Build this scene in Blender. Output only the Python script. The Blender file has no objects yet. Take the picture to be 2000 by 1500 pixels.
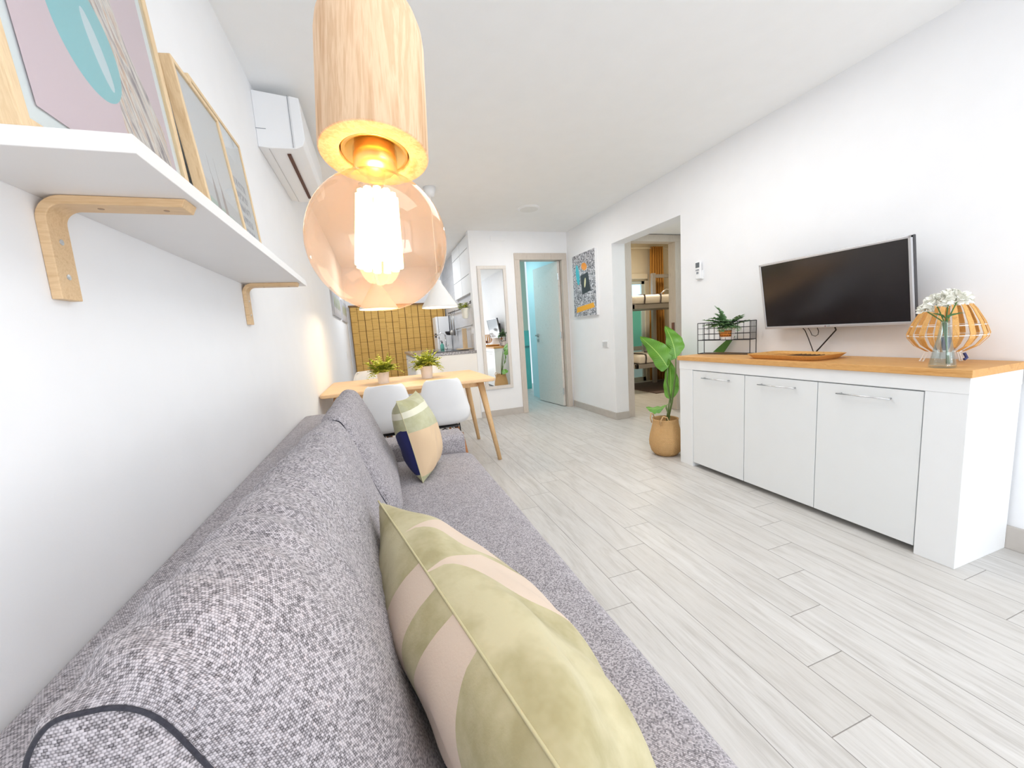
import bpy, math, random
from mathutils import Vector, Matrix, noise
R = math.radians
PI = math.pi
SC = bpy.context.scene
COL = SC.collection
random.seed(7)

# ------------------------------------------------------------------ camera
cam = bpy.data.cameras.new('camera')
camo = bpy.data.objects.new('camera', cam); COL.objects.link(camo)
cam.sensor_width = 36.0; cam.lens = 761.143 / 2000 * 36; cam.clip_start = 0.01
camo.matrix_world = Matrix.Translation((0.461, 0, 1.1)) @ Matrix.Rotation(-0.32211979, 4, 'Z') @ Matrix.Rotation(1.4398774, 4, 'X') @ Matrix.Rotation(-0.06693497, 4, 'Z')
SC.camera = camo

# ------------------------------------------------------------------ world and light
SC.view_settings.view_transform = 'Standard'
SC.view_settings.look = 'None'
SC.view_settings.gamma = 1.0
SC.view_settings.exposure = 0.07
SC.cycles.max_bounces = 14; SC.cycles.diffuse_bounces = 8; SC.cycles.glossy_bounces = 5
SC.cycles.transparent_max_bounces = 24; SC.cycles.transmission_bounces = 8
SC.cycles.sample_clamp_indirect = 6.0
SC.cycles.caustics_reflective = False; SC.cycles.caustics_refractive = False
w = bpy.data.worlds.new('daylight'); SC.world = w; w.use_nodes = True
wn = w.node_tree; bg = wn.nodes['Background']
bg.inputs[0].default_value = (0.80, 0.90, 1.0, 1); bg.inputs[1].default_value = 1.0

def area(name, loc, rot, sx, sy, power, color=(1, 1, 1)):
    d = bpy.data.lights.new(name, 'AREA'); d.shape = 'RECTANGLE'; d.size = sx; d.size_y = sy
    d.energy = power; d.color = color
    o = bpy.data.objects.new(name, d); COL.objects.link(o); o.location = loc; o.rotation_euler = rot
    return o
def point(name, loc, power, color=(1, 1, 1), rad=0.03):
    d = bpy.data.lights.new(name, 'POINT'); d.energy = power; d.color = color; d.shadow_soft_size = rad
    o = bpy.data.objects.new(name, d); COL.objects.link(o); o.location = loc
    return o
# daylight through the terrace window behind the camera, plus an added upward fill
area('daylight_window', (2.1, -1.72, 1.2), (R(90), 0, 0), 1.6, 2.2, 22, (0.93, 0.965, 1.0))
area('ceiling_fill_up', (2.1, -1.75, 0.5), (R(130), 0, 0), 1.6, 1.0, 30, (0.97, 0.98, 1.0))  # added fill tilted upward to brighten the ceiling
# lights of the neighbouring rooms, the hall downlight, and added fill panels
area('fill_living', (1.75, 2.0, 2.385), (0, 0, 0), 1.4, 1.4, 18, (1.0, 0.985, 0.96))  # added fill panel evening out the living room, no fixture here
area('fill_sofa_side', (1.3, -0.3, 2.385), (0, 0, 0), 1.2, 0.9, 10, (1.0, 0.985, 0.96))  # added fill for the near sofa and left wall, no fixture here
area('ceiling_light_hall', (2.13, 4.04, 2.37), (0, 0, 0), 0.19, 0.19, 9, (1.0, 0.98, 0.95))
area('kitchen_light', (0.85, 6.1, 2.38), (0, 0, 0), 0.5, 0.5, 20, (0.95, 0.98, 1.0))
area('bathroom_light', (2.3, 6.0, 2.3), (0, 0, 0), 0.3, 0.3, 8, (0.72, 0.94, 1.0))
area('fill_niche', (3.6, 3.4, 2.12), (0, 0, 0), 0.2, 0.2, 2.2, (0.85, 1.0, 0.97))  # added fill that lifts the dark niche ceiling
area('bedroom_light', (4.3, 5.1, 2.5), (0, 0, 0), 0.3, 0.3, 26, (1.0, 0.88, 0.70))
area('bedroom_window_light', (5.17, 6.42, 1.3), (R(-90), 0, 0), 0.3, 1.0, 5, (0.8, 0.95, 1.0))

# ------------------------------------------------------------------ materials
MATS = {}
def mat(name, color, rough=0.6, metal=0.0, spec=0.5, emit=None, estr=0.0, bump=0.0, bscale=40.0, var=0.0, vscale=8.0, trans=0.0, alpha=1.0, coat=0.0, sheen=0.0):
    if name in MATS: return MATS[name]
    m = bpy.data.materials.new(name); m.use_nodes = True
    nt = m.node_tree; b = nt.nodes['Principled BSDF']
    b.inputs['Base Color'].default_value = (*color, 1)
    b.inputs['Roughness'].default_value = rough; b.inputs['Metallic'].default_value = metal
    b.inputs['Specular IOR Level'].default_value = spec
    b.inputs['Transmission Weight'].default_value = trans
    b.inputs['Alpha'].default_value = alpha; b.inputs['Coat Weight'].default_value = coat
    b.inputs['Sheen Weight'].default_value = sheen
    if emit: b.inputs['Emission Color'].default_value = (*emit, 1); b.inputs['Emission Strength'].default_value = estr
    tc = nt.nodes.new('ShaderNodeTexCoord')
    nz = nt.nodes.new('ShaderNodeTexNoise'); nz.inputs['Scale'].default_value = vscale
    nt.links.new(tc.outputs['Object'], nz.inputs['Vector'])
    mx = nt.nodes.new('ShaderNodeMix'); mx.data_type = 'RGBA'; mx.blend_type = 'MIX'
    v = var if var else 0.02
    mx.inputs['A'].default_value = (*[c * (1 - v) for c in color], 1)
    mx.inputs['B'].default_value = (*[min(1, c * (1 + v)) for c in color], 1)
    nt.links.new(nz.outputs['Fac'], mx.inputs['Factor']); nt.links.new(mx.outputs['Result'], b.inputs['Base Color'])
    if bump:
        n2 = nt.nodes.new('ShaderNodeTexNoise'); n2.inputs['Scale'].default_value = bscale; n2.inputs['Detail'].default_value = 3
        nt.links.new(tc.outputs['Object'], n2.inputs['Vector'])
        bp = nt.nodes.new('ShaderNodeBump'); bp.inputs['Strength'].default_value = bump; bp.inputs['Distance'].default_value = 0.01
        nt.links.new(n2.outputs['Fac'], bp.inputs['Height']); nt.links.new(bp.outputs['Normal'], b.inputs['Normal'])
    MATS[name] = m
    return m

class NT:
    """small helper to write node maths"""
    def __init__(s, m): s.t = m.node_tree; s.l = s.t.links
    def val(s, sock, v):
        if isinstance(v, bpy.types.NodeSocket): s.l.new(v, sock)
        else: sock.default_value = v
    def m(s, op, a, b=0.0, c=None):
        n = s.t.nodes.new('ShaderNodeMath'); n.operation = op; s.val(n.inputs[0], a); s.val(n.inputs[1], b)
        if c is not None: s.val(n.inputs[2], c)
        return n.outputs[0]
    def xyz(s, v):
        n = s.t.nodes.new('ShaderNodeSeparateXYZ'); s.l.new(v, n.inputs[0]); return n.outputs
    def comb(s, x, y, z=0.0):
        n = s.t.nodes.new('ShaderNodeCombineXYZ'); s.val(n.inputs[0], x); s.val(n.inputs[1], y); s.val(n.inputs[2], z); return n.outputs[0]
    def obj(s): return s.t.nodes.new('ShaderNodeTexCoord').outputs['Object']
    def noise(s, vec, scale, detail=2, rough=0.5, dist=0.0):
        n = s.t.nodes.new('ShaderNodeTexNoise'); s.l.new(vec, n.inputs['Vector']); n.inputs['Scale'].default_value = scale
        n.inputs['Detail'].default_value = detail; n.inputs['Roughness'].default_value = rough; n.inputs['Distortion'].default_value = dist
        return n.outputs['Fac']
    def scale(s, vec, sc):
        n = s.t.nodes.new('ShaderNodeVectorMath'); n.operation = 'MULTIPLY'; s.l.new(vec, n.inputs[0]); n.inputs[1].default_value = sc; return n.outputs[0]
    def mix(s, f, a, b, mode='MIX'):
        n = s.t.nodes.new('ShaderNodeMix'); n.data_type = 'RGBA'; n.blend_type = mode
        s.val(n.inputs['Factor'], f)
        for k, v in (('A', a), ('B', b)):
            if isinstance(v, bpy.types.NodeSocket): s.l.new(v, n.inputs[k])
            else: n.inputs[k].default_value = (*v, 1)
        return n.outputs['Result']
    def ramp(s, f, stops):
        n = s.t.nodes.new('ShaderNodeValToRGB'); s.l.new(f, n.inputs[0]); e = n.color_ramp.elements
        while len(e) < len(stops): e.new(0.5)
        for el, (p, c) in zip(e, stops): el.position = p; el.color = (*c, 1)
        return n.outputs[0]
    def white(s, vec):
        n = s.t.nodes.new('ShaderNodeTexWhiteNoise'); n.noise_dimensions = '3D'; s.l.new(vec, n.inputs[0]); return n.outputs['Value']
    def bump(s, h, strength, dist=0.01):
        n = s.t.nodes.new('ShaderNodeBump'); n.inputs['Strength'].default_value = strength; n.inputs['Distance'].default_value = dist
        s.l.new(h, n.inputs['Height']); return n.outputs[0]
    def pmask(s, x, y, pts, soft=0.0):
        """mask of a convex polygon (either winding)"""
        ar = sum(pts[i][0] * pts[(i + 1) % len(pts)][1] - pts[(i + 1) % len(pts)][0] * pts[i][1] for i in range(len(pts)))
        if ar < 0: pts = pts[::-1]
        out = None
        for i in range(len(pts)):
            (x0, y0), (x1, y1) = pts[i], pts[(i + 1) % len(pts)]
            L = math.hypot(x1 - x0, y1 - y0); nx, ny = -(y1 - y0) / L, (x1 - x0) / L
            e = s.m('ADD', s.m('MULTIPLY', x, nx), s.m('MULTIPLY_ADD', y, ny, -(nx * x0 + ny * y0)))
            out = e if out is None else s.m('MINIMUM', out, e)
        return s.m('GREATER_THAN', out, 0.0)
    def emask(s, x, y, cx, cy, rx, ry, ang=0):
        c, q = math.cos(ang), math.sin(ang)
        dx, dy = s.m('SUBTRACT', x, cx), s.m('SUBTRACT', y, cy)
        u = s.m('ADD', s.m('MULTIPLY', dx, c / rx), s.m('MULTIPLY', dy, q / rx))
        v = s.m('ADD', s.m('MULTIPLY', dx, -q / ry), s.m('MULTIPLY', dy, c / ry))
        return s.m('LESS_THAN', s.m('ADD', s.m('MULTIPLY', u, u), s.m('MULTIPLY', v, v)), 1.0)
def fresh(name, rough=0.6, spec=0.5, sheen=0.0):
    m = bpy.data.materials.new(name); m.use_nodes = True; MATS[name] = m
    b = m.node_tree.nodes['Principled BSDF']; b.inputs['Roughness'].default_value = rough; b.inputs['Specular IOR Level'].default_value = spec
    b.inputs['Sheen Weight'].default_value = sheen
    return m, NT(m), b

def art(name, base, shapes, rough=0.4, ax=(0, 1), tex=None):
    """picture painted from flat shapes: ('p', pts, colour) or ('e', cx, cy, rx, ry, angle, colour)"""
    m, n, b = fresh(name, rough, 0.4)
    o = n.xyz(n.obj()); x, y = o[ax[0]], o[ax[1]]
    c = base if isinstance(base, bpy.types.NodeSocket) else n.mix(n.noise(n.obj(), 9), tuple(v * .97 for v in base), base)
    if tex: c = tex(n, x, y, c)
    for sh in shapes:
        if sh[0] == 'p': k = n.pmask(x, y, sh[1])
        else: k = n.emask(x, y, *sh[1:6])
        c = n.mix(k, c, sh[-1])
    n.l.new(c, b.inputs['Base Color'])
    return m

def wood(name, c1, c2, axis=1, sc=(1, 1, 1), rough=0.5, scale=14, knots=False):
    m, n, b = fresh(name, rough, 0.35)
    v = n.obj(); s = [10.0, 10.0, 10.0]; s[axis] = 1.0
    v2 = n.scale(v, s)
    g = n.noise(v2, scale / 4, 6, 0.65, 1.2); g2 = n.noise(v2, scale * 2, 2)
    f = n.m('ADD', n.m('MULTIPLY', g, 0.75), n.m('MULTIPLY', g2, 0.25))
    c = n.ramp(f, [(0.34, c2), (0.5, c1), (0.56, tuple(a * .5 + d * .5 for a, d in zip(c1, c2))), (0.66, c1)])
    if knots:
        vo = n.t.nodes.new('ShaderNodeTexVoronoi'); vo.inputs['Scale'].default_value = 3.2
        vv = n.scale(v, (1.2, 1.0, 1.2)); n.l.new(vv, vo.inputs['Vector'])
        k = n.m('LESS_THAN', vo.outputs['Distance'], 0.045)
        c = n.mix(n.m('MULTIPLY', k, 0.75), c, (0.30, 0.10, 0.02))
    n.l.new(c, b.inputs['Base Color']); n.l.new(n.bump(f, 0.05), b.inputs['Normal'])
    return m

WHITE = mat('wall_paint', (0.87, 0.88, 0.90), 0.85, spec=0.2, bump=0.04, bscale=60)
CEIL = mat('ceiling_paint', (0.885, 0.895, 0.90), 0.9, spec=0.1, bump=0.03, bscale=50)
LACQ = mat('white_lacquer', (0.84, 0.86, 0.875), 0.35, spec=0.4)
SHELFW = mat('white_shelf', (0.82, 0.81, 0.80), 0.5)
TRIM = mat('greige_trim', (0.52, 0.485, 0.45), 0.6, var=0.08, vscale=20)
PLASTIC = mat('white_plastic', (0.86, 0.87, 0.885), 0.35)
BLACK = mat('black_plastic', (0.015, 0.015, 0.018), 0.35)
IRON = mat('black_wire', (0.03, 0.032, 0.038), 0.45, metal=0.3)
CHROME = mat('brushed_steel', (0.72, 0.73, 0.75), 0.25, metal=1.0)
GREYM = mat('grey_metal', (0.42, 0.41, 0.39), 0.4, metal=0.5)
DARK = mat('painted_gap_shade', (0.03, 0.028, 0.03), 0.8)
LABELG = mat('grey_print', (0.25, 0.27, 0.30), 0.6)
BIRCH = wood('birch_wood', (0.78, 0.60, 0.38), (0.62, 0.43, 0.24), 1)
BIRCHX = wood('birch_bentwood', (0.76, 0.55, 0.33), (0.62, 0.41, 0.22), 0)
BIRCHZ = wood('birch_upright', (0.79, 0.62, 0.41), (0.66, 0.48, 0.29), 2)
PINE = wood('pine_lamp_wood', (0.76, 0.54, 0.35), (0.52, 0.29, 0.14), 2, scale=15, rough=0.6)
TABLEW = wood('table_ash_wood', (0.82, 0.58, 0.35), (0.70, 0.44, 0.22), 0)
LEGW = wood('table_leg_wood', (0.74, 0.50, 0.27), (0.60, 0.37, 0.17), 2)
TOPW = wood('sideboard_top_wood', (0.68, 0.38, 0.14), (0.52, 0.25, 0.07), 1, knots=True)
DARKW = wood('chair_leg_wood', (0.42, 0.17, 0.06), (0.25, 0.09, 0.03), 2)
FRAMEW = wood('pale_frame_wood', (0.62, 0.56, 0.50), (0.53, 0.47, 0.41), 2)
BAMB = wood('bamboo_strip', (0.72, 0.40, 0.13), (0.54, 0.27, 0.07), 2)

def floor_mat():
    m, n, b = fresh('grey_plank_tiles', 0.42, 0.4)
    o = n.xyz(n.obj())
    u = n.m('DIVIDE', n.m('SUBTRACT', o[0], 1.312), 0.158)
    r = n.m('FLOOR', u); fu = n.m('FRACT', u)
    v = n.m('DIVIDE', n.m('SUBTRACT', n.m('SUBTRACT', o[1], 1.39), n.m('MULTIPLY', r, 0.168)), 0.967)
    q = n.m('FLOOR', v); fv = n.m('FRACT', v)
    du = n.m('MULTIPLY', n.m('MINIMUM', fu, n.m('SUBTRACT', 1.0, fu)), 0.158)
    dv = n.m('MULTIPLY', n.m('MINIMUM', fv, n.m('SUBTRACT', 1.0, fv)), 0.967)
    d = n.m('MINIMUM', du, dv)
    gap = n.m('LESS_THAN', d, 0.0013)
    rnd = n.white(n.comb(r, q, 1.0))
    vec = n.comb(n.m('MULTIPLY', o[0], 9.0), n.m('ADD', o[1], n.m('MULTIPLY', rnd, 30.0)), n.m('MULTIPLY', rnd, 9.0))
    g = n.noise(vec, 3.2, 7, 0.62, 0.9)
    g2 = n.noise(n.scale(n.obj(), (60, 3.5, 1)), 3, 3)
    f = n.m('ADD', n.m('MULTIPLY', g, 0.7), n.m('MULTIPLY', g2, 0.3))
    c = n.ramp(f, [(0.32, (0.445, 0.425, 0.40)), (0.5, (0.585, 0.57, 0.55)), (0.68, (0.66, 0.65, 0.635))])
    c = n.mix(n.m('MULTIPLY', rnd, 0.30), c, (0.50, 0.475, 0.44))
    c = n.mix(n.m('MULTIPLY', gap, 0.85), c, (0.20, 0.185, 0.17))
    n.l.new(c, b.inputs['Base Color'])
    n.l.new(n.m('ADD', n.m('MULTIPLY', g, 0.15), 0.34), b.inputs['Roughness'])
    n.l.new(n.bump(n.m('MULTIPLY', n.m('MINIMUM', d, 0.003), 300.0), 0.25, 0.003), b.inputs['Normal'])
    return m
FLOOR = floor_mat()

def fabric_mat(name, dark, light):
    m, n, b = fresh(name, 0.95, 0.1, sheen=0.15)
    o = n.obj(); c3 = n.xyz(n.t.nodes.new('ShaderNodeTexCoord').outputs['UV'])
    # melange weave: rows of short threads, each thread its own grey
    P = 0.0023
    q = c3[0]
    yy = n.m('DIVIDE', c3[1], P); row = n.m('FLOOR', yy)
    xx = n.m('ADD', n.m('DIVIDE', q, P * 1.25), n.m('MULTIPLY', row, 0.5)); colm = n.m('FLOOR', xx)
    sx = n.m('SINE', n.m('MULTIPLY', n.m('FRACT', xx), PI)); sy = n.m('SINE', n.m('MULTIPLY', n.m('FRACT', yy), PI))
    h = n.m('MULTIPLY', sx, sy)
    r1 = n.white(n.comb(row, colm, 3.0)); g = n.noise(o, 260, 3, .7); d = n.noise(o, 24, 3, .6)
    f = n.m('ADD', n.m('ADD', n.m('MULTIPLY', h, .26), n.m('MULTIPLY', r1, .30)), n.m('ADD', n.m('MULTIPLY', g, .32), n.m('MULTIPLY', d, .12)))
    mid = tuple((p + q_) / 2 for p, q_ in zip(dark, light))
    c = n.ramp(f, [(0.22, dark), (0.45, mid), (0.66, light)])
    n.l.new(c, b.inputs['Base Color']); n.l.new(n.bump(f, 0.5, 0.002), b.inputs['Normal'])
    return m
SOFA = fabric_mat('grey_melange_fabric', (0.055, 0.050, 0.056), (0.60, 0.565, 0.60))
PIPING = fabric_mat('dark_piping', (0.02, 0.02, 0.03), (0.10, 0.10, 0.12))

# ------------------------------------------------------------------ mesh helpers
OFF = {}
class MB:
    def __init__(s): s.v = []; s.f = []; s.mi = []; s.T = None
    def add(s, vs, fs, mi=0):
        k = len(s.v)
        if s.T is not None: vs = [s.T @ Vector(p) for p in vs]
        s.v += [tuple(p) for p in vs]; s.f += [tuple(i + k for i in f) for f in fs]; s.mi += [mi] * len(fs)
        return s
    def box(s, x0, x1, y0, y1, z0, z1, mi=0):
        return s.add([(x0, y0, z0), (x1, y0, z0), (x1, y1, z0), (x0, y1, z0), (x0, y0, z1), (x1, y0, z1), (x1, y1, z1), (x0, y1, z1)],
                     [(0, 3, 2, 1), (4, 5, 6, 7), (0, 1, 5, 4), (1, 2, 6, 5), (2, 3, 7, 6), (3, 0, 4, 7)], mi)
    def tube(s, pts, r, n=8, closed=False, mi=0, flat=1.0):
        pts = [Vector(p) for p in pts]; N = len(pts); rr = r if isinstance(r, (list, tuple)) else [r] * N
        vs = []; up = Vector((0.013, 0.02, 1)).normalized(); prev = None
        for i, p in enumerate(pts):
            if closed: t = (pts[(i + 1) % N] - pts[i - 1])
            else: t = pts[min(i + 1, N - 1)] - pts[max(i - 1, 0)]
            t.normalize()
            if prev is None:
                a = t.cross(up)
                if a.length < 1e-3: a = t.cross(Vector((1, 0, 0)))
            else: a = prev - t * prev.dot(t)
            a.normalize(); prev = a; bb = t.cross(a)
            for k in range(n):
                q = 2 * PI * k / n + PI / n
                vs.append(p + (a * math.cos(q) + bb * math.sin(q) * flat) * rr[i])
        fs = []
        for i in range(N if closed else N - 1):
            j = (i + 1) % N
            for k in range(n):
                l = (k + 1) % n; fs.append((i * n + k, i * n + l, j * n + l, j * n + k))
        if not closed: fs.append(tuple(range(n))[::-1]); fs.append(tuple((N - 1) * n + k for k in range(n)))
        return s.add(vs, fs, mi)
    def lathe(s, prof, c=(0, 0, 0), n=32, mi=0, cap=True):
        vs = []; fs = []; M = len(prof)
        for (r, z) in prof:
            for k in range(n):
                a = 2 * PI * k / n; vs.append((c[0] + r * math.cos(a), c[1] + r * math.sin(a), c[2] + z))
        for i in range(M - 1):
            for k in range(n):
                l = (k + 1) % n; fs.append((i * n + k, i * n + l, (i + 1) * n + l, (i + 1) * n + k))
        if cap:
            if prof[0][0] > 1e-5: fs.append(tuple(range(n))[::-1])
            if prof[-1][0] > 1e-5: fs.append(tuple((M - 1) * n + k for k in range(n)))
        return s.add(vs, fs, mi)
    def prism(s, poly, z0, z1, ax='z', mi=0):
        n = len(poly); P = {'z': lambda a, b, h: (a, b, h), 'y': lambda a, b, h: (a, h, b), 'x': lambda a, b, h: (h, a, b)}[ax]
        vs = [P(a, b, z0) for a, b in poly] + [P(a, b, z1) for a, b in poly]
        fs = [tuple(range(n))[::-1], tuple(range(n, 2 * n))] + [(i, (i + 1) % n, n + (i + 1) % n, n + i) for i in range(n)]
        return s.add(vs, fs, mi)
    def grid(s, fn, nu, nv, cu=False, mi=0):
        vs = [fn(i / (nu if cu else nu - 1), j / (nv - 1)) for j in range(nv) for i in range(nu)]
        fs = []
        for j in range(nv - 1):
            for i in range(nu if cu else nu - 1):
                k = (i + 1) % nu; fs.append((j * nu + i, j * nu + k, (j + 1) * nu + k, (j + 1) * nu + i))
        return s.add(vs, fs, mi)
    def build(s, name, m, parent=None, base=None, smooth=False, bevel=0.0, seg=2, thick=0.0, sub=0, **kw):
        off = Vector(OFF[parent.name]) if parent else Vector(base or (0, 0, 0))
        me = bpy.data.meshes.new(name); me.from_pydata([tuple(Vector(p) - off) for p in s.v], [], s.f); me.update()
        for mm in (m if isinstance(m, (list, tuple)) else [m]): me.materials.append(mm)
        me.polygons.foreach_set('material_index', s.mi)
        bm_fix(me)
        if smooth: me.polygons.foreach_set('use_smooth', [True] * len(me.polygons))
        o = bpy.data.objects.new(name, me); COL.objects.link(o)
        if parent: o.parent = parent
        else: o.location = off
        OFF[o.name] = off
        if thick: q = o.modifiers.new('th', 'SOLIDIFY'); q.thickness = thick; q.offset = 0
        if bevel: q = o.modifiers.new('bv', 'BEVEL'); q.width = bevel; q.segments = seg; q.limit_method = 'ANGLE'; q.angle_limit = R(40); q.harden_normals = False
        if sub: q = o.modifiers.new('ss', 'SUBSURF'); q.levels = sub; q.render_levels = sub
        for k, v in kw.items(): o[k] = v
        return o
import bmesh
def bm_fix(me):
    b = bmesh.new(); b.from_mesh(me); bmesh.ops.recalc_face_normals(b, faces=b.faces); b.to_mesh(me); b.free()
def uv_box(o):
    me = o.data; ul = me.uv_layers.new(name='UVMap')
    for p in me.polygons:
        n = p.normal; ax = max(range(3), key=lambda i: abs(n[i]))
        for li in p.loop_indices:
            c = me.vertices[me.loops[li].vertex_index].co
            ul.data[li].uv = ((c.z, c.y), (c.x, c.z), (c.x, c.y))[ax]
    return o
def uv_rows(o, rows):
    me = o.data; ul = me.uv_layers.new(name='UVMap'); NP = len(rows[0]); mid = rows[len(rows) // 2]
    arcl = [0.0]
    for a, b in zip(mid, mid[1:] + mid[:1]): arcl.append(arcl[-1] + (Vector(a) - Vector(b)).length)
    cum = [[0.0] * NP]
    for a, b in zip(rows, rows[1:]): cum.append([c + (Vector(p) - Vector(q)).length for c, p, q in zip(cum[-1], a, b)])
    for p in me.polygons:
        ii = [me.loops[li].vertex_index % NP for li in p.loop_indices]; wrap = max(ii) - min(ii) > 1
        for li in p.loop_indices:
            v = me.loops[li].vertex_index; i, j = v % NP, v // NP
            ul.data[li].uv = (arcl[NP if (wrap and i == 0) else i], cum[min(j, len(rows) - 1)][i])
    return o
def B(*a): return MB().box(*a)
def thing(name, label, cat, loc, group=None):
    o = bpy.data.objects.new(name, None); o.empty_display_size = 0.05; COL.objects.link(o); o.location = loc
    o['label'] = label; o['category'] = cat
    if group: o['group'] = group
    OFF[o.name] = Vector(loc); return o
def tag(o, label, cat, group=None, kind=None):
    o['label'] = label; o['category'] = cat
    if group: o['group'] = group
    if kind: o['kind'] = kind
    return o
def struct(name, mb, m, **k):
    o = mb.build(name, m, **k); o['kind'] = 'structure'; return o
def sthing(name, loc):
    o = bpy.data.objects.new(name, None); COL.objects.link(o); o.location = loc; o['kind'] = 'structure'; OFF[o.name] = Vector(loc); return o
def dup(root, loc, rotz=None, label=None):
    r = root.copy(); COL.objects.link(r); r.location = loc
    if rotz is not None: r.rotation_euler = (0, 0, rotz)
    if label: r['label'] = label
    for ch in list(root.children):
        c = ch.copy(); COL.objects.link(c); c.parent = r
        for g in ch.children:
            d = g.copy(); COL.objects.link(d); d.parent = c
    return r
def arc(c, r, a0, a1, n, f):
    return [f(c[0] + r * math.cos(R(a0 + (a1 - a0) * i / n)), c[1] + r * math.sin(R(a0 + (a1 - a0) * i / n))) for i in range(n + 1)]

# ------------------------------------------------------------------ room shell
H = 2.398; XR = 3.03; YF = 4.95; YK = 7.45; YB = -1.6
struct('floor', B(-0.15, 6.2, YB, 7.7, -0.06, 0.0), FLOOR)
struct('ceiling', MB().box(-0.15, 3.2, YB, YF + .1, H, H + .1).box(-0.15, 1.85, YF + .1, 7.7, H, H + .1), CEIL)
struct('wall_left', B(-0.15, 0.0, YB, 7.7, 0, H), WHITE)
struct('wall_right', MB().box(XR, XR + .17, YB, 2.83, 0, H).box(XR, XR + .17, 3.88, YF + .1, 0, H).box(XR, XR + .17, 2.83, 3.88, 2.005, H), WHITE)
struct('wall_far', MB().box(1.662, 2.275, YF, YF + .1, 0, H).box(2.275, XR, YF, YF + .1, 2.10, H).box(3.0, XR, YF, YF + .1, 0, 2.1), WHITE)
struct('wall_back', MB().box(-0.15, 1.3, YB - .12, YB, 0, H).box(2.9, 3.2, YB - .12, YB, 0, H).box(1.3, 2.9, YB - .12, YB, 2.3, H), WHITE)
struct('wall_kitchen_far', B(-0.15, 1.85, YK, YK + .15, 0, H), WHITE)
def tile_mat():
    m, n, b = fresh('kitchen_tiles', 0.25, 0.5)
    o = n.xyz(n.obj()); f = None
    u = n.m('FRACT', n.m('DIVIDE', o[1], 0.33)); v = n.m('FRACT', n.m('DIVIDE', o[2], 0.30))
    g = n.m('MAXIMUM', n.m('LESS_THAN', u, 0.02), n.m('LESS_THAN', v, 0.02))
    c = n.mix(n.noise(n.scale(n.obj(), (1, 1, 3)), 5, 3), (0.52, 0.54, 0.58), (0.68, 0.70, 0.74))
    n.l.new(n.mix(g, c, (0.5, 0.52, 0.55)), b.inputs['Base Color']); return m
struct('wall_kitchen_right', B(1.72, 1.85, YF + .1, YK, 0, H), tile_mat())
# baseboards
struct('baseboard_far', B(1.668, 2.271, YF - .012, YF, 0, 0.085), TRIM, bevel=.002)
struct('baseboard_right', MB().box(XR - .012, XR, 3.875, YF - .02, 0, 0.085).box(XR - .012, XR + .17, 3.868, 3.88, 0, 0.085), TRIM, bevel=.002)
struct('baseboard_right_near', B(XR - .014, XR, YB, 2.83, 0, 0.105), TRIM, bevel=.002)
# balcony window frame behind the camera
wf = struct('window_1', MB().box(1.3, 1.36, YB - .1, YB - .04, 0, 2.24).box(2.84, 2.9, YB - .1, YB - .04, 0, 2.24).box(2.07, 2.13, YB - .1, YB - .04, 0, 2.24).box(1.3, 2.9, YB - .1, YB - .04, 2.24, 2.3), PLASTIC)

# bathroom door
DW = wood('pale_door_wood', (0.76, 0.73, 0.69), (0.62, 0.585, 0.54), 0, rough=0.5)
d1 = sthing('door_1', (2.63, YF, 0))
MB().box(2.252, 2.325, YF - .02, YF + .12, 0, 2.035).box(2.935, 3.008, YF - .02, YF + .12, 0, 2.035).box(2.252, 3.008, YF - .02, YF + .12, 2.035, 2.122).build('door_frame', FRAMEW, d1, bevel=.003)
lf = MB(); lf.T = Matrix.Translation((2.928, 5.0, 0)) @ Matrix.Rotation(R(96.5), 4, 'Z')
lf.box(0, .70, 0, .035, .008, 2.03)
leaf = lf.build('door_leaf', DW, d1, bevel=.002)
hd = MB(); hd.T = lf.T
hd.tube([(.64, .035, 1.03), (.64, .075, 1.03)], .011, 10).tube([(.645, .08, 1.03), (.53, .08, 1.03)], .009, 10).lathe([(0, 0), (.024, 0), (.024, .006), (0, .006)], (0, 0, 0), 16)
hd = MB(); hd.T = lf.T
hd.tube([(.64, .03, 1.03), (.64, .078, 1.03)], .012, 10).tube([(.648, .078, 1.03), (.54, .078, 1.03)], .01, 10).box(.618, .662, .034, .042, 1.005, 1.055).box(.618, .662, .034, .046, .93, .97)
hd.build('door_handle', GREYM, leaf, bevel=.002)
for z in (.22, 1.02, 1.82):
    h = MB(); h.T = lf.T; h.tube([(-.004, .03, z - .045), (-.004, .03, z + .045)], .009, 8); h.build('hinge', CHROME, d1)

# bathroom behind the door
TEAL = mat('bath_teal_tiles', (0.12, 0.52, 0.50), 0.3, var=.1)
PALEB = mat('bath_paint', (0.66, 0.84, 0.88), 0.6)
struct('wall_bath_far', B(1.85, 3.2, 7.0, 7.1, 1.12, 2.5), mat('bath_upper_tiles', (0.48, 0.58, 0.50), 0.4))
struct('wall_bath_tiles', B(1.85, 3.2, 6.985, 7.1, 0, 1.12), TEAL)
struct('trim_1', MB().box(1.9, 3.19, 6.97, 6.985, .80, .83), mat('bath_dark_band', (0.06, 0.22, 0.23), 0.3))
struct('wall_bath_left', B(1.85, 1.9, YF + .1, 7.0, 0, 2.5), PALEB)
struct('wall_bath_right', B(2.90, 3.2, YF + .1, 6.16, 0, 2.5), PALEB)
struct('ceiling_bath', B(1.85, 3.2, YF + .1, 7.1, 2.45, 2.5), PALEB)
sk = thing('wall_socket', 'white wall socket low on the bathroom wall beside the open door leaf', 'socket', (2.9, 5.79, .28))
B(2.892, 2.9, 5.75, 5.83, .24, .32).build('plate', PLASTIC, sk, bevel=.002)
MB().box(2.888, 2.892, 5.775, 5.805, .265, .295).build('socket_hole', LABELG, sk)

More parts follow.
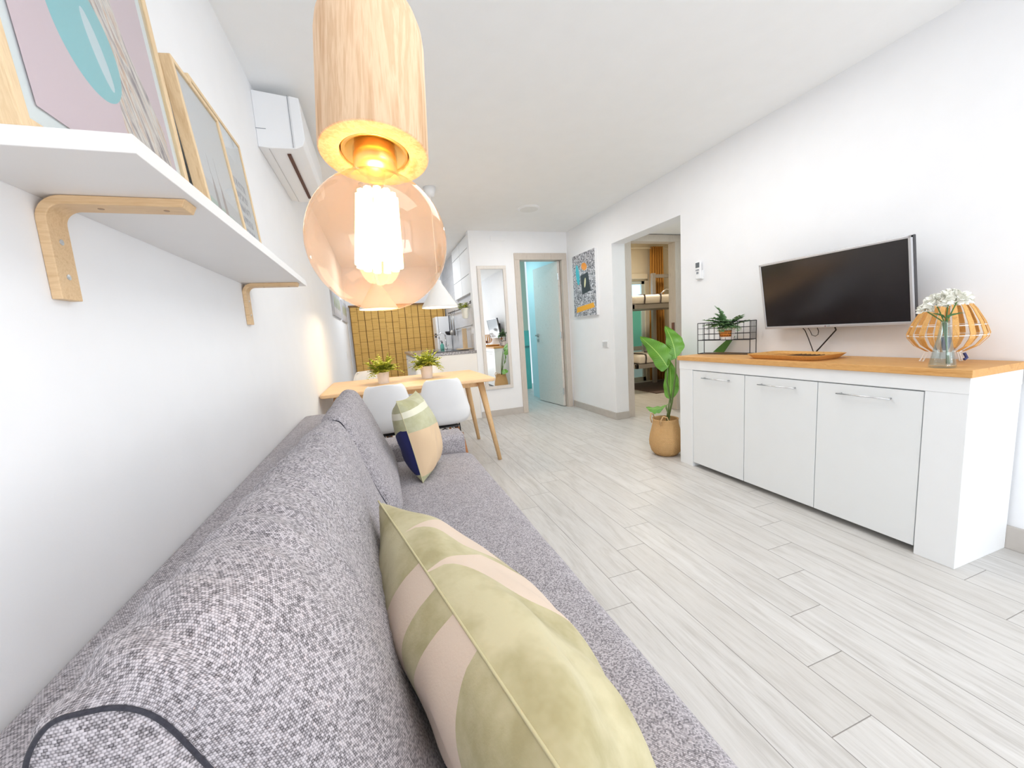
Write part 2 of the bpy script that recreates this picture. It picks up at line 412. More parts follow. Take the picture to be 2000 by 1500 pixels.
# hall niche and bedroom behind the opening
BEDW = mat('bedroom_cream_paint', (0.74, 0.69, 0.58), 0.8)
struct('ceiling_niche', B(3.2, 4.1, 2.7, 3.95, 2.125, 2.2), CEIL)
struct('wall_niche_near', B(3.2, 4.1, 2.68, 2.83, 0, 2.2), WHITE)
struct('wall_niche_right', B(4.02, 4.1, 2.83, 3.95, 0, 2.2), WHITE)
d2 = sthing('door_2', (3.65, 3.93, 0))
MB().box(3.2, 3.30, 3.90, 4.02, 0, 2.04).box(3.92, 4.02, 3.90, 4.02, 0, 2.04).box(3.2, 4.02, 3.90, 4.02, 2.04, 2.118).build('door_frame', FRAMEW, d2, bevel=.003)
MB().box(3.905, 3.925, 3.925, 3.96, .96, 1.09).build('strike_plate', mat('bronze_lock', (.22, .12, .10), .4, metal=.6), d2)
struct('wall_bedroom_near', MB().box(4.02, 6.0, 3.95, 4.02, 0, 2.6).box(3.2, 4.02, 3.95, 4.02, 2.118, 2.6), BEDW)
struct('wall_bedroom_left', B(3.18, 3.22, 4.02, 6.3, 0, 2.6), BEDW)
struct('wall_bedroom_right', B(6.0, 6.1, 3.95, 6.5, 0, 2.6), BEDW)
struct('wall_bedroom_far', MB().box(3.2, 4.70, 6.3, 6.45, 0, 2.6).box(5.34, 6.1, 6.3, 6.45, 0, 2.6).box(4.70, 5.34, 6.3, 6.45, 1.90, 2.6), BEDW)
struct('ceiling_bedroom', B(3.2, 6.1, 3.95, 6.45, 2.58, 2.65), mat('bedroom_ceiling', (.78, .74, .66), .9))
w2 = sthing('window_2', (5.0, 6.36, 0))
ALU = mat('window_aluminium', (0.62, 0.70, 0.70), 0.4)
MB().box(4.70, 4.76, 6.32, 6.40, 0, 1.9).box(5.27, 5.34, 6.32, 6.40, 0, 1.9).box(4.70, 5.34, 6.32, 6.40, 1.84, 1.9).box(4.70, 5.34, 6.32, 6.40, 0, .08).box(4.7, 5.34, 6.33, 6.39, .60, .68).build('window_frame', ALU, w2, bevel=.003)
pane, n_, b_ = fresh('daylit_pane', 0.3)
o_ = n_.xyz(n_.obj())
cc = n_.mix(n_.m('GREATER_THAN', o_[2], 1.42), (0.10, 0.36, 0.27), (0.45, 0.75, 1.0))
cc = n_.mix(n_.m('LESS_THAN', o_[2], 0.6), cc, (0.30, 0.44, 0.42))
n_.l.new(cc, b_.inputs['Base Color']); n_.l.new(cc, b_.inputs['Emission Color'])
n_.l.new(n_.m('MULTIPLY_ADD', n_.m('GREATER_THAN', o_[2], 1.42), 1.1, .35), b_.inputs['Emission Strength'])  # emission paints daylight into the pane, bright sky in the upper part
B(4.76, 5.27, 6.355, 6.365, .08, 1.84).build('window_pane', pane, w2)
struct('trim_2', B(4.66, 5.36, 6.24, 6.3, 1.93, 2.02), BEDW, bevel=.004)

# ------------------------------------------------------------------ bedroom contents
cu = MB()
def cur(u, v):
    z = .02 + v * 2.47; wd = .13 + .05 * (1 - v) ; x = 5.50 + (u - .5) * 2 * wd
    return (x, 6.16 + .045 * math.sin(u * 34 + 0.6 * math.sin(v * 5)), z)
cu.grid(cur, 90, 14)
ct = tag(cu.build('curtain', mat('mustard_curtain', (0.50, 0.24, 0.045), 0.8, var=.1), base=(5.5, 6.16, 0), smooth=True, thick=.004), 'mustard brown curtain hanging beside the bedroom window', 'curtain')
cr = thing('curtain_rod', 'pale thin curtain rod above the bedroom window', 'curtain rod', (5.3, 6.2, 2.47))
MB().tube([(4.5, 6.17, 2.47), (5.95, 6.17, 2.47)], .013, 10).build('rod', mat('cream_metal', (.72, .68, .6), .4), cr, smooth=True)
for x in (4.8, 5.85): B(x - .012, x + .012, 6.17, 6.3, 2.46, 2.48).build('bracket', PLASTIC, cr)
bb = thing('bunk_bed', 'grey metal bunk bed with two strapped white mattresses seen through the opening', 'bunk bed', (5.1, 5.5, 0))
BG = mat('bed_grey_metal', (0.33, 0.31, 0.30), 0.45, metal=.3)
SHEET = mat('white_bedding', (0.80, 0.75, 0.69), 0.9, bump=.25, bscale=14)
STRAP = mat('dark_strap', (.05, .035, .03), .8)
for zb, nm in ((1.33, 'upper'), (.40, 'lower')):
    x0 = 4.25 if nm == 'upper' else 4.30
    fr = MB().box(x0 - .04, 5.95, 5.15, 5.19, zb, zb + .07).box(x0 - .04, 5.95, 5.86, 5.90, zb, zb + .07).box(x0 - .04, x0, 5.15, 5.9, zb, zb + .07).box(x0, 5.9, 5.19, 5.86, zb + .01, zb + .03)
    fr.build('bed_frame', BG, bb, bevel=.004)
    mt = B(x0 + .0, 5.93, 5.14, 5.88, zb + .075, zb + .215).build('mattress', SHEET, bb, bevel=.045, seg=5, smooth=True)
    for xs in (4.42, 4.72):
        sp = MB(); L_ = [(xs, 5.135, zb + .07), (xs + .005, 5.128, zb + .15), (xs + .01, 5.14, zb + .21), (xs + .02, 5.25, zb + .222), (xs + .03, 5.6, zb + .222)]
        for a_, b2 in zip(L_, L_[1:]): sp.tube([a_, b2], .011, 6)
        sp.build('strap', STRAP, mt)
for x in (5.19, 5.92): B(x, x + .07, 5.90, 5.96, 0, 1.98).build('post', BG, bb, bevel=.004)
B(5.26, 5.92, 5.91, 5.95, 1.90, 1.96).build('top_rail', BG, bb, bevel=.004)
MB().tube([(4.75, 5.16, 1.55), (4.85, 5.16, 1.62), (5.9, 5.16, 1.62)], .011, 8).build('guard_rail', CHROME, bb, smooth=True)
rg = tag(MB().grid(lambda u, v: (4.5 + u * 1.3, 5.0 + v * 1.1, .006), 2, 2).build('bedroom_rug', mat('dark_brown_rug', (.13, .09, .08), .95), base=(5.1, 5.5, 0.0), thick=.012), 'dark brown rug on the bedroom floor under the bunk bed', 'rug')

# ------------------------------------------------------------------ kitchen
kc = thing('kitchen_cabinet', 'white base cabinet with plain end panel at the kitchen entrance', 'cabinet', (1.3, 5.7, 0))
MB().box(.89, 1.66, 4.985, 6.75, .0, .868).build('body', LACQ, kc, bevel=.003)
B(.875, 1.664, 4.962, 4.985, .0, .868).build('end_panel', mat('cream_panel', (.86, .83, .79), .4), kc, bevel=.002)
for i in range(3):
    y0 = 5.0 + i * .51; dd = B(.87, .889, y0, y0 + .5, .1, .85).build('door', LACQ, kc, bevel=.002)
    B(.855, .87, y0 + .15, y0 + .35, .79, .80).build('handle', CHROME, dd)
def granite():
    m, n, b = fresh('speckled_granite', 0.2, 0.5)
    f = n.noise(n.obj(), 90, 4, .7)
    n.l.new(n.ramp(f, [(.38, (.03, .03, .035)), (.48, (.16, .14, .14)), (.56, (.38, .34, .33)), (.64, (.62, .60, .6))]), b.inputs['Base Color']); return m
tag(B(.865, 1.715, 4.955, 6.75, .868, .905).build('worktop', granite(), base=(1.3, 5.7, .868), bevel=.004), 'speckled dark granite worktop on the white kitchen cabinet', 'worktop')
hb = thing('hob', 'black glass hob set on the granite worktop', 'hob', (1.35, 5.45, .905))
B(1.05, 1.60, 5.12, 5.75, .906, .914).build('glass', mat('hob_glass', (.02, .02, .025), .08), hb, bevel=.002)
for x, y in ((1.2, 5.28), (1.46, 5.28), (1.2, 5.58), (1.46, 5.58)): MB().lathe([(.075, .914), (.075, .9155), (.07, .9155), (.07, .914)], (x, y, 0), 24, cap=False).build('ring', LABELG, hb)
fg = thing('refrigerator', 'white two-door fridge at the far end of the kitchen counter', 'refrigerator', (1.58, 7.15, 0))
B(1.50, 1.715, 6.95, 7.36, .02, 1.46).build('body', PLASTIC, fg, bevel=.01)
f1 = B(1.455, 1.495, 6.95, 7.36, .03, 1.135).build('door', PLASTIC, fg, bevel=.008)
f2 = B(1.455, 1.495, 6.95, 7.36, 1.145, 1.46).build('freezer_door', PLASTIC, fg, bevel=.008)
B(1.425, 1.455, 6.97, 7.01, 1.10, 1.13).build('handle', BLACK, f1); B(1.425, 1.455, 6.97, 7.01, 1.15, 1.17).build('handle', BLACK, f2)
# upper cabinets
for i, (y0, y1) in enumerate(((5.03, 5.62), (5.625, 6.2))):
    uc = thing('wall_cabinet', ('white upper kitchen cabinet nearest the pillar', 'white upper kitchen cabinet further from the pillar')[i], 'cabinet', (1.7, y0, 1.66), 'upper kitchen cabinets')
    B(1.697, 1.72, y0, y1, 1.66, 2.395).build('body', LACQ, uc)
    for z0, z1 in ((1.66, 1.895), (1.903, 2.225), (2.233, 2.39)):
        B(1.682, 1.696, y0 + .003, y1 - .003, z0, z1).build('door', LACQ, uc, bevel=.0015)
    for z in (1.899, 2.229): B(1.6955, 1.698, y0, y1, z - .003, z + .003).build('gap', DARK, uc)  # dark strips paint the shade between the doors
# rails with utensils and hanging pot
rl = thing('utensil_rail', 'dark utensil rail with hooks on the kitchen tiles', 'rail', (1.71, 5.9, 1.5))
MB().tube([(1.685, 5.45, 1.49), (1.685, 6.95, 1.51)], .006, 8).tube([(1.685, 5.5, 1.49), (1.72, 5.5, 1.49)], .006, 6).tube([(1.685, 6.9, 1.51), (1.72, 6.9, 1.51)], .006, 6).build('rail', IRON, rl, smooth=True)
for y in (6.3, 6.45, 6.6, 6.8): MB().tube([(1.685, y, 1.51), (1.675, y, 1.515), (1.668, y, 1.49), (1.672, y, 1.47), (1.665, y - .01, 1.46)], .003, 6).build('hook', IRON, rl)
r2 = thing('kitchen_rail', 'thin steel rail low on the kitchen tiles above the hob', 'rail', (1.71, 5.8, 1.22))
MB().tube([(1.69, 5.15, 1.24), (1.69, 6.4, 1.215)], .006, 8).build('rail', GREYM, r2, smooth=True)
for y in (5.2, 6.35): MB().tube([(1.69, y, 1.24 - (y - 5.15) * .02), (1.722, y, 1.24 - (y - 5.15) * .02)], .009, 8).build('bracket', GREYM, r2)
spk = tag(B(1.700, 1.722, 5.22, 5.32, 1.12, 1.24).build('kitchen_socket', PLASTIC, base=(1.71, 5.27, 1.18), bevel=.004), 'white double socket on the kitchen tiles by the pillar', 'socket')
def utensil(y, zt, L, kind, lab):
    t = thing('kitchen_utensil', lab, 'utensil', (1.66, y, zt), 'utensils on the kitchen rail')
    MB().tube([(1.665, y, zt), (1.665, y, zt - L)], .009, 8, flat=.6).build('handle', GREYM if kind else BLACK, t, smooth=True)
    hz = zt - L
    if kind == 0: MB().lathe([(0, -.07), (.045, -.06), (.065, -.025), (.068, 0), (.062, 0), (.04, -.045), (0, -.055)], (1.645, y, hz), 20).build('head', BLACK, t, smooth=True)
    elif kind == 1: MB().prism([(y - .035, hz + .01), (y + .035, hz + .01), (y + .045, hz - .09), (y - .045, hz - .09)], 1.662, 1.668, 'x').build('head', BLACK, t, bevel=.002)
    else: MB().lathe([(0, -.10), (.03, -.09), (.042, -.05), (.03, -.01), (.005, 0)], (1.665, y, hz), 20).build('head', GREYM, t, smooth=True)
utensil(6.8, 1.465, .27, 0, 'black ladle hanging furthest along the kitchen rail')
utensil(6.6, 1.465, .25, 2, 'dark round spoon hanging on the kitchen rail')
utensil(6.4, 1.465, .26, 1, 'black spatula hanging nearest the pillar on the rail')
cb = tag(MB().box(1.60, 1.665, 5.47, 5.50, .906, 1.205).build('cutting_board', BIRCHZ, base=(1.63, 5.49, .906), bevel=.006), 'upright wooden cutting board edge standing on the worktop', 'cutting board')
cb2 = tag(B(1.50, 1.70, 5.3, 5.50, .915, .925).build('trivet', BIRCH, base=(1.6, 5.4, .915), bevel=.003), 'flat wooden trivet on the hob at the cutting board', 'trivet')
sb = thing('soap_bottle', 'teal soap bottle with black pump on the kitchen worktop', 'bottle', (1.38, 6.0, .905))
MB().lathe([(.028, .906), (.03, .93), (.028, .985), (.012, 1.0), (.011, 1.01)], (1.385, 6.0, 0), 20).build('body', mat('teal_bottle', (.12, .42, .36), .2), sb, smooth=True)
MB().lathe([(.012, 1.01), (.012, 1.03), (.005, 1.032), (.005, 1.045)], (1.385, 6.0, 0), 14).tube([(1.385, 6.0, 1.045), (1.36, 6.0, 1.043)], .005, 8).build('pump', BLACK, sb)
fa = thing('kitchen_tap', 'tall curved chrome tap at the kitchen sink', 'tap', (1.45, 6.15, .905))
MB().lathe([(.022, .906), (.022, .93), (.012, .935)], (1.47, 6.15, 0), 16).tube([(1.47, 6.15, .93), (1.47, 6.15, 1.12)] + arc((1.42, 1.12), .05, 0, 180, 8, lambda a, b: (a, 6.15, b)) + [(1.37, 6.15, 1.08)], .010, 10).build('spout', CHROME, fa, smooth=True)
MB().tube([(1.47, 6.15, .94), (1.50, 6.12, .98)], .006, 8).build('lever', CHROME, fa)

def leaflet(mb, p, d, up, L, W, mi=0, bend=.15):
    """simple pointed leaf of 3 quads, folded along its midrib"""
    p = Vector(p); d = Vector(d).normalized(); s = d.cross(Vector(up)).normalized(); nrm = s.cross(d)
    q = [p, p + d * L * .35 + nrm * L * bend * .5, p + d * L * .7 + nrm * L * bend * .4, p + d * L - nrm * L * bend * .2]
    ws = [0.12, 1, .8, 0.0]
    vs = []
    for a, ww in zip(q, ws): vs += [a - s * W * ww * .5 + nrm * W * .12 * ww, a, a + s * W * ww * .5 + nrm * W * .12 * ww]
    fs = []
    for i in range(3):
        k = i * 3; fs += [(k, k + 1, k + 4, k + 3), (k + 1, k + 2, k + 5, k + 4)]
    mb.add(vs, fs, mi)
def frond(mb, p0, d0, L, W, n=14, droop=.6, mi=0, lw=.35):
    """arching stem with paired leaflets"""
    p = Vector(p0); d = Vector(d0).normalized(); pts = [p.copy()]
    for i in range(n):
        d = (d + Vector((0, 0, -droop / n))).normalized(); p = p + d * (L / n); pts.append(p.copy())
        if i >= 1:
            sd = d.cross(Vector((0, 0, 1)))
            if sd.length < .05: sd = Vector((1, 0, 0))
            sd.normalize(); t = i / n; ww = W * (math.sin(PI * min(1, t * .85 + .15)) + .15)
            for sg in (-1, 1):
                leaflet(mb, p, sd * sg + d * .5 + Vector((0, 0, random.uniform(-.2, .35))), (random.uniform(-.4,.4), random.uniform(-.4,.4), 1), ww * random.uniform(.85, 1.1), ww * lw, mi)
    mb.tube(pts, [.0016] * (len(pts) - 1) + [.0006], 5, mi=mi)
G1 = mat('fern_green', (0.38, 0.42, 0.04), .55, var=.35, vscale=35)
G2 = mat('dusty_green', (0.15, 0.28, 0.12), .6, var=.5, vscale=45)
G3 = mat('silver_green', (0.16, 0.24, 0.17), .7, var=.4, vscale=60)
hp = thing('hanging_flower_pot', 'white pot with leafy plant hanging from the wall hook near the pillar', 'potted plant', (1.60, 5.1, 1.32))
MB().lathe([(.0, 1.325), (.036, 1.325), (.052, 1.45), (.056, 1.45), (.056, 1.458), (.048, 1.458), (.046, 1.44), (0, 1.44)], (1.585, 5.1, 0), 28).build('pot', mat('cream_pot', (.86, .84, .74), .5), hp, smooth=False)
hf = MB()
for k in range(130):
    a = random.uniform(0, 2 * PI); e = random.uniform(.2, 1.4); p = Vector((1.57, 5.1, 1.44)) + Vector((math.cos(a) * math.cos(e), math.sin(a) * math.cos(e), math.sin(e))) * random.uniform(.03, .085)
    leaflet(hf, p, (math.cos(a), math.sin(a), random.uniform(-.3, .6)), (0, 0, 1), .045, .022)
hf.build('foliage', G1, hp)
MB().tube([(1.60, 5.12, 1.46), (1.61, 5.12, 1.50), (1.66, 5.06, 1.52), (1.72, 5.06, 1.55)], .006, 6).build('hook', IRON, hp)
hk = tag(MB().tube([(1.64, 5.06, 1.525), (1.668, 5.06, 1.55), (1.72, 5.06, 1.56)], .007, 8).box(1.70, 1.72, 5.05, 5.07, 1.50, 1.61).build('wall_bracket', IRON, base=(1.71, 5.06, 1.55)), 'black scroll wall bracket holding the hanging flower pot', 'bracket')

# bamboo blind over the kitchen window
def blind_mat():
    m, n, b = fresh('bamboo_slats', .65, .3)
    o = n.xyz(n.obj())
    row = n.m('FLOOR', n.m('DIVIDE', o[2], .012)); fr = n.m('FRACT', n.m('DIVIDE', o[2], .012))
    rnd = n.white(n.comb(row, n.m('FLOOR', n.m('DIVIDE', o[0], .18)), 2.0))
    c = n.mix(rnd, (0.56, 0.32, 0.08), (0.72, 0.45, 0.15))
    c = n.mix(n.noise(n.scale(n.obj(), (4, 1, 60)), 3, 3), c, (0.74, 0.46, 0.13))
    c = n.mix(n.m('MULTIPLY', n.m('LESS_THAN', fr, .12), .6), c, (.22, .10, .02))
    c = n.mix(n.m('MULTIPLY', n.m('LESS_THAN', n.m('FRACT', n.m('DIVIDE', n.m('ADD', o[2], n.m('MULTIPLY', n.white(n.comb(n.m('FLOOR', n.m('DIVIDE', o[0], .23)), 1.0, 1.0)), .1)), .19)), .04), .6), c, (.16, .07, .01))
    n.l.new(c, b.inputs['Base Color']); n.l.new(n.bump(fr, .4, .004), b.inputs['Normal']); return m
bl = thing('bamboo_blind', 'golden brown bamboo roller blind covering the far kitchen window', 'blind', (.85, 7.38, 1.7))
B(.055, 1.70, 7.385, 7.393, .30, 1.72).build('slat_panel', blind_mat(), bl)
B(.04, 1.71, 7.37, 7.40, 1.715, 1.745).build('head_rail', mat('bamboo_dark', (.20, .10, .03), .6), bl)
CORD = mat('blind_cord', (.14, .07, .02), .9)
for i in range(15):
    x = .06 + i * .115; ww = .011 if i % 2 == 0 else .005
    B(x - ww / 2, x + ww / 2, 7.381, 7.386, .30, 1.72).build('cord', CORD, bl)

# ------------------------------------------------------------------ mirror, canvas, switches
mi_ = thing('wall_mirror', 'tall narrow mirror in a whitewashed wooden frame leaning flat on the far wall', 'mirror', (1.95, YF, 0.36))
MF = wood('whitewashed_wood', (.74, .70, .66), (.66, .61, .56), 2)
MB().box(1.742, 1.785, YF - .022, YF, .413, 1.922).box(2.085, 2.128, YF - .022, YF, .413, 1.922).box(1.742, 2.128, YF - .022, YF, .37, .413).box(1.742, 2.128, YF - .022, YF, 1.922, 1.965).build('frame', MF, mi_, bevel=.003)
MIR = mat('mirror_glass', (.93, .95, .95), 0.0, metal=1.0)
B(1.78, 2.09, YF - .012, YF - .002, .405, 1.93).build('glass', MIR, mi_)

def doodle(n, x, y, c):
    v = n.comb(x, y, 0)
    a = n.noise(v, 22, 3, .6, 1.6)
    k = n.m('LESS_THAN', n.m('ABSOLUTE', n.m('SUBTRACT', a, .5)), .05)
    return n.mix(k, c, (.10, .10, .12))
cvm = art('doodle_canvas', (.66, .66, .70), [
    ('e', .15, .14, .045, .13, -.15, (.05, .48, .58)),
    ('p', [(-.16, -.09), (.05, -.12), (.08, .12), (-.11, .14)], (.03, .03, .035)),
    ('e', -.02, .22, .07, .045, .3, (.85, .32, .03)),
    ('p', [(-.24, -.30), (.22, -.34), (.20, -.27), (-.22, -.24)], (.88, .42, .02)),
    ('e', -.03, .02, .02, .06, .2, (.75, .72, .45))], ax=(1, 2), tex=doodle)
# canvas picture: local Y to the right as seen from the room is -Y, so mirror by using the object's own frame
cv = thing('canvas_picture', 'abstract canvas with grey doodles and teal, black and orange shapes on the right wall', 'canvas picture', (XR, 4.47, 1.63))
o = MB(); o.box(XR - .03, XR - .0, 4.19, 4.755, 1.245, 2.035)
ob = o.build('canvas', PLASTIC, cv, bevel=.003)
pr = MB(); pr.grid(lambda u, v: (-.002, -.28 + .56 * u, -.39 + .78 * v), 2, 2)
po = pr.build('painting', cvm, None); po.parent = ob; po.location = (-.029, .0025, .01); po.rotation_euler = (0, 0, 0); po.scale = (1, 1, 1)
# switches
def plate(y, z, lab, name='light_switch', cat='light switch', rock=2):
    t = thing(name, lab, cat, (XR, y, z))
    B(XR - .008, XR, y - .065, y + .065, z - .04, z + .04).build('plate', PLASTIC, t, bevel=.003)
    for i in range(rock): B(XR - .012, XR - .008, y - .05 + i * .052, y - .005 + i * .052, z - .03, z + .03).build('rocker', mat('grey_rocker', (.62, .62, .63), .4), t, bevel=.002)
plate(4.07, .888, 'white double light switch under the canvas picture by the opening')
vp = tag(B(1.95, 2.14, YF - .01, YF, 2.275, 2.335).build('cover_plate', WHITE, base=(2.04, YF, 2.3), bevel=.003), 'white blank cover plate high on the far wall', 'cover plate')
sp2 = tag(B(.0, .006, 6.35, 6.50, .86, .98).build('wall_outlet', PLASTIC, base=(0, 6.4, .9), bevel=.002), 'small white outlet low on the left wall near the blind', 'outlet')
for y0, y1, lab, z0, z1 in ((5.0, 6.05, 'grey plant print on the left wall nearer the table', 1.44, 1.76), (6.25, 7.2, 'grey plant print on the left wall nearer the blind', 1.44, 1.74)):
    t = thing('wall_print', lab, 'picture', (0, (y0 + y1) / 2, z0), 'plant prints on the left wall')
    B(0, .02, y0, y1, z0, z1).build('backing', mat('print_edge', (.55, .55, .57), .7), t)
    ym, zm, hw = (y0 + y1) / 2, (z0 + z1) / 2, (y1 - y0)
    shp = []
    for k in range(4):
        cy = -.30 * hw + k * .2 * hw
        shp += [('e', cy, .01, .055 * hw, .075, .1 * (k - 1.5), (.22, .30, .10)), ('e', cy + .02, .05, .04 * hw, .05, 0, (.36, .42, .16)), ('e', cy, -.09, .05 * hw, .035, 0, (.66, .66, .68))]
    g = MB().grid(lambda u, v: (.0, (u - .5) * hw * .97, (v - .5) * (z1 - z0) * .94), 2, 2)
    pm = g.build('print', art('plant_print_%d' % int(y0), (.52, .54, .60), shp, ax=(1, 2)), None); pm.parent = t; pm.location = (.0212, 0, (z1 - z0) / 2)

# thermostat-like remote in a holder
rm = thing('remote_control', 'white air conditioner remote in a wall holder beside the opening', 'remote control', (XR, 2.61, 1.43))
B(XR - .012, XR, 2.575, 2.645, 1.43, 1.50).build('holder', PLASTIC, rm, bevel=.004)
rb = B(XR - .03, XR - .010, 2.585, 2.637, 1.435, 1.575).build('body', PLASTIC, rm, bevel=.005)
B(XR - .032, XR - .029, 2.592, 2.630, 1.525, 1.565).build('display', mat('lcd_grey', (.12, .14, .15), .2), rb)
for k in range(3): B(XR - .032, XR - .0295, 2.596 + k * .012, 2.604 + k * .012, 1.50, 1.512).build('button', LABELG, rb)
B(XR - .032, XR - .0295, 2.600, 2.622, 1.475, 1.492).build('button', LABELG, rb)

# recessed ceiling downlight and its disc
dl = thing('ceiling_downlight', 'round flush ceiling light near the far wall', 'ceiling light', (2.13, 4.04, H))
MB().lathe([(.0, H - .012), (.10, H - .012), (.118, H - .006), (.12, H)], (2.13, 4.04, 0), 40).build('rim', PLASTIC, dl, smooth=False)
MB().lathe([(.0, H - .0135), (.098, H - .0135), (.098, H - .012)], (2.13, 4.04, 0), 40).build('diffuser', mat('diffuser', (.8, .8, .79), .5), dl)

# ------------------------------------------------------------------ air conditioner
ac = thing('air_conditioner', 'white split air conditioner high on the left wall', 'air conditioner', (0, 2.77, 2.1))
Y0, Y1 = 2.36, 3.17
pf = [(0, 2.104), (.06, 2.10), (.17, 2.105), (.205, 2.122), (.216, 2.15), (.214, 2.20), (.209, 2.348), (.0, 2.366)]
MB().prism(pf, Y0, Y1, 'y').build('body', PLASTIC, ac, bevel=.004)
MB().prism([(.165, 2.1075), (.2055, 2.1245), (.2175, 2.155), (.2105, 2.3475), (.165, 2.3535)], Y0 - .003, Y1 + .003, 'y').build('front_cover', PLASTIC, ac, bevel=.003)
B(.118, .135, 2.42, 3.08, 2.096, 2.112).build('air_slot', mat('slot_brown', (.10, .035, .02), .6), ac)
B(.158, .160, Y0 - .004, Y0 - .001, 2.108, 2.354).build('seam', LABELG, ac)
B(.045, .048, 2.37, 3.16, 2.0985, 2.103).build('seam', mat('soft_grey', (.55, .55, .56), .5), ac)
B(.0, .045, Y0 - .002, Y0, 2.188, 2.190).build('seam', LABELG, ac)

# ------------------------------------------------------------------ shelf
ZS = 1.350
sh = tag(B(.0, .203, .633, 1.865, ZS, ZS + .023).build('wall_shelf', SHELFW, base=(0, 1.25, ZS), bevel=.0012), 'white wall shelf carrying the framed prints above the sofa', 'shelf')
def bracket(y, lab):
    t = thing('shelf_bracket', lab, 'bracket', (0, y, 1.19), 'wooden shelf brackets')
    w_ = .044; th = .013; r = .035
    o_ = [(0, 1.197), (0, ZS - r)] + arc((r, ZS - r), r, 180, 90, 8, lambda a, b: (a, b))[1:] + [(.190, ZS)]
    i_ = [(.184, ZS - th), ] + arc((r, ZS - r), r - th, 90, 180, 8, lambda a, b: (a, b)) + [(th, 1.197)]
    MB().prism([(a + .0005, b - .0005) for a, b in o_ + i_], y, y + w_, 'y').build('bentwood', BIRCHX, t, bevel=.0012)
    for z in (1.235, 1.287): MB().lathe([(0, 0), (.0045, 0), (.0045, .0012), (0, .0015)], (0, 0, 0), 12)
    for z in (1.232, 1.285):
        s_ = MB(); s_.T = Matrix.Translation((th, y + w_ / 2, z)) @ Matrix.Rotation(R(90), 4, 'Y'); s_.lathe([(.0048, 0), (.0045, .0012), (0, .0016)], (0, 0, 0), 14).build('screw', CHROME, t)
    for x in (.07, .155):
        s_ = MB(); s_.T = Matrix.Translation((x, y + w_ / 2, ZS - th)) @ Matrix.Rotation(PI, 4, 'X'); s_.lathe([(.0042, 0), (.004, .001), (0, .0012)], (0, 0, 0), 14).build('screw', mat('bronze_screw', (.35, .22, .12), .4, metal=.5), t)
bracket(.797, 'birch bentwood shelf bracket nearest the camera with two visible screws')
bracket(1.738, 'birch bentwood shelf bracket at the far end of the shelf')

# framed prints leaning on the wall; frame local axes: X along +Y world, Y up the lean, Z out of the print (+X world)
def frame(y0, y1, h, xb, xt, th, bw, artm, label, mw=0.0, group='framed prints on the wall shelf'):
    z0 = ZS + .0235; W = y1 - y0; lean = math.asin((xb - xt) / h)
    t = thing('framed_print', label, 'picture', (xb, y0, z0), group)
    M = Matrix(((0, -math.sin(lean), math.cos(lean), xb), (1, 0, 0, y0), (0, math.cos(lean), math.sin(lean), z0), (0, 0, 0, 1)))
    t.matrix_world = M; OFF[t.name] = Vector((0, 0, 0))
    MB().box(0, bw, 0, h, -th, 0).box(W - bw, W, 0, h, -th, 0).box(bw, W - bw, 0, bw, -th, 0).box(bw, W - bw, h - bw, h, -th, 0).build('frame', BIRCH, t, bevel=.0015)
    MB().box(bw * .7, W - bw * .7, bw * .7, h - bw * .7, -th * .6, -th * .25 - .002).build('backing', mat('mat_board', (.78, .83, .85), .7), t)
    if mw:
        MB().grid(lambda u, v: (bw + mw + u * (W - 2 * bw - 2 * mw), bw + mw + v * (h - 2 * bw - 2 * mw), -th * .25 + .0005), 2, 2).build('print', artm, t)
    else: MB().grid(lambda u, v: (bw + u * (W - 2 * bw), bw + v * (h - 2 * bw), -th * .25 + .0005), 2, 2).build('print', artm, t)
    MB().box(bw * .8, W - bw * .8, bw * .8, h - bw * .8, -th * .12, -th * .10).build('glass', CLEAR, t)
    return t
def clear_mat(name, tint, gloss=.06, rough=0.02, ior=1.45):
    m = bpy.data.materials.new(name); m.use_nodes = True; nt = m.node_tree; nt.nodes.clear()
    out = nt.nodes.new('ShaderNodeOutputMaterial'); mx = nt.nodes.new('ShaderNodeMixShader'); tr = nt.nodes.new('ShaderNodeBsdfTransparent')
    gl = nt.nodes.new('ShaderNodeBsdfGlossy'); lw = nt.nodes.new('ShaderNodeLayerWeight'); lw.inputs[0].default_value = .5
    pw = nt.nodes.new('ShaderNodeMath'); pw.operation = 'POWER'; pw.inputs[1].default_value = 4.0; nt.links.new(lw.outputs['Facing'], pw.inputs[0])
    fr = nt.nodes.new('ShaderNodeMath'); fr.operation = 'MULTIPLY_ADD'; fr.inputs[1].default_value = .55; fr.inputs[2].default_value = ((ior - 1) / (ior + 1)) ** 2
    nt.links.new(pw.outputs[0], fr.inputs[0])
    tr.inputs[0].default_value = (*tint, 1); gl.inputs['Roughness'].default_value = rough
    nt.links.new(fr.outputs[0], mx.inputs[0]); nt.links.new(tr.outputs[0], mx.inputs[1]); nt.links.new(gl.outputs[0], mx.inputs[2]); nt.links.new(mx.outputs[0], out.inputs[0])
    MATS[name] = m; return m
CLEAR = clear_mat('clear_glass', (.97, .98, .98), ior=1.3)

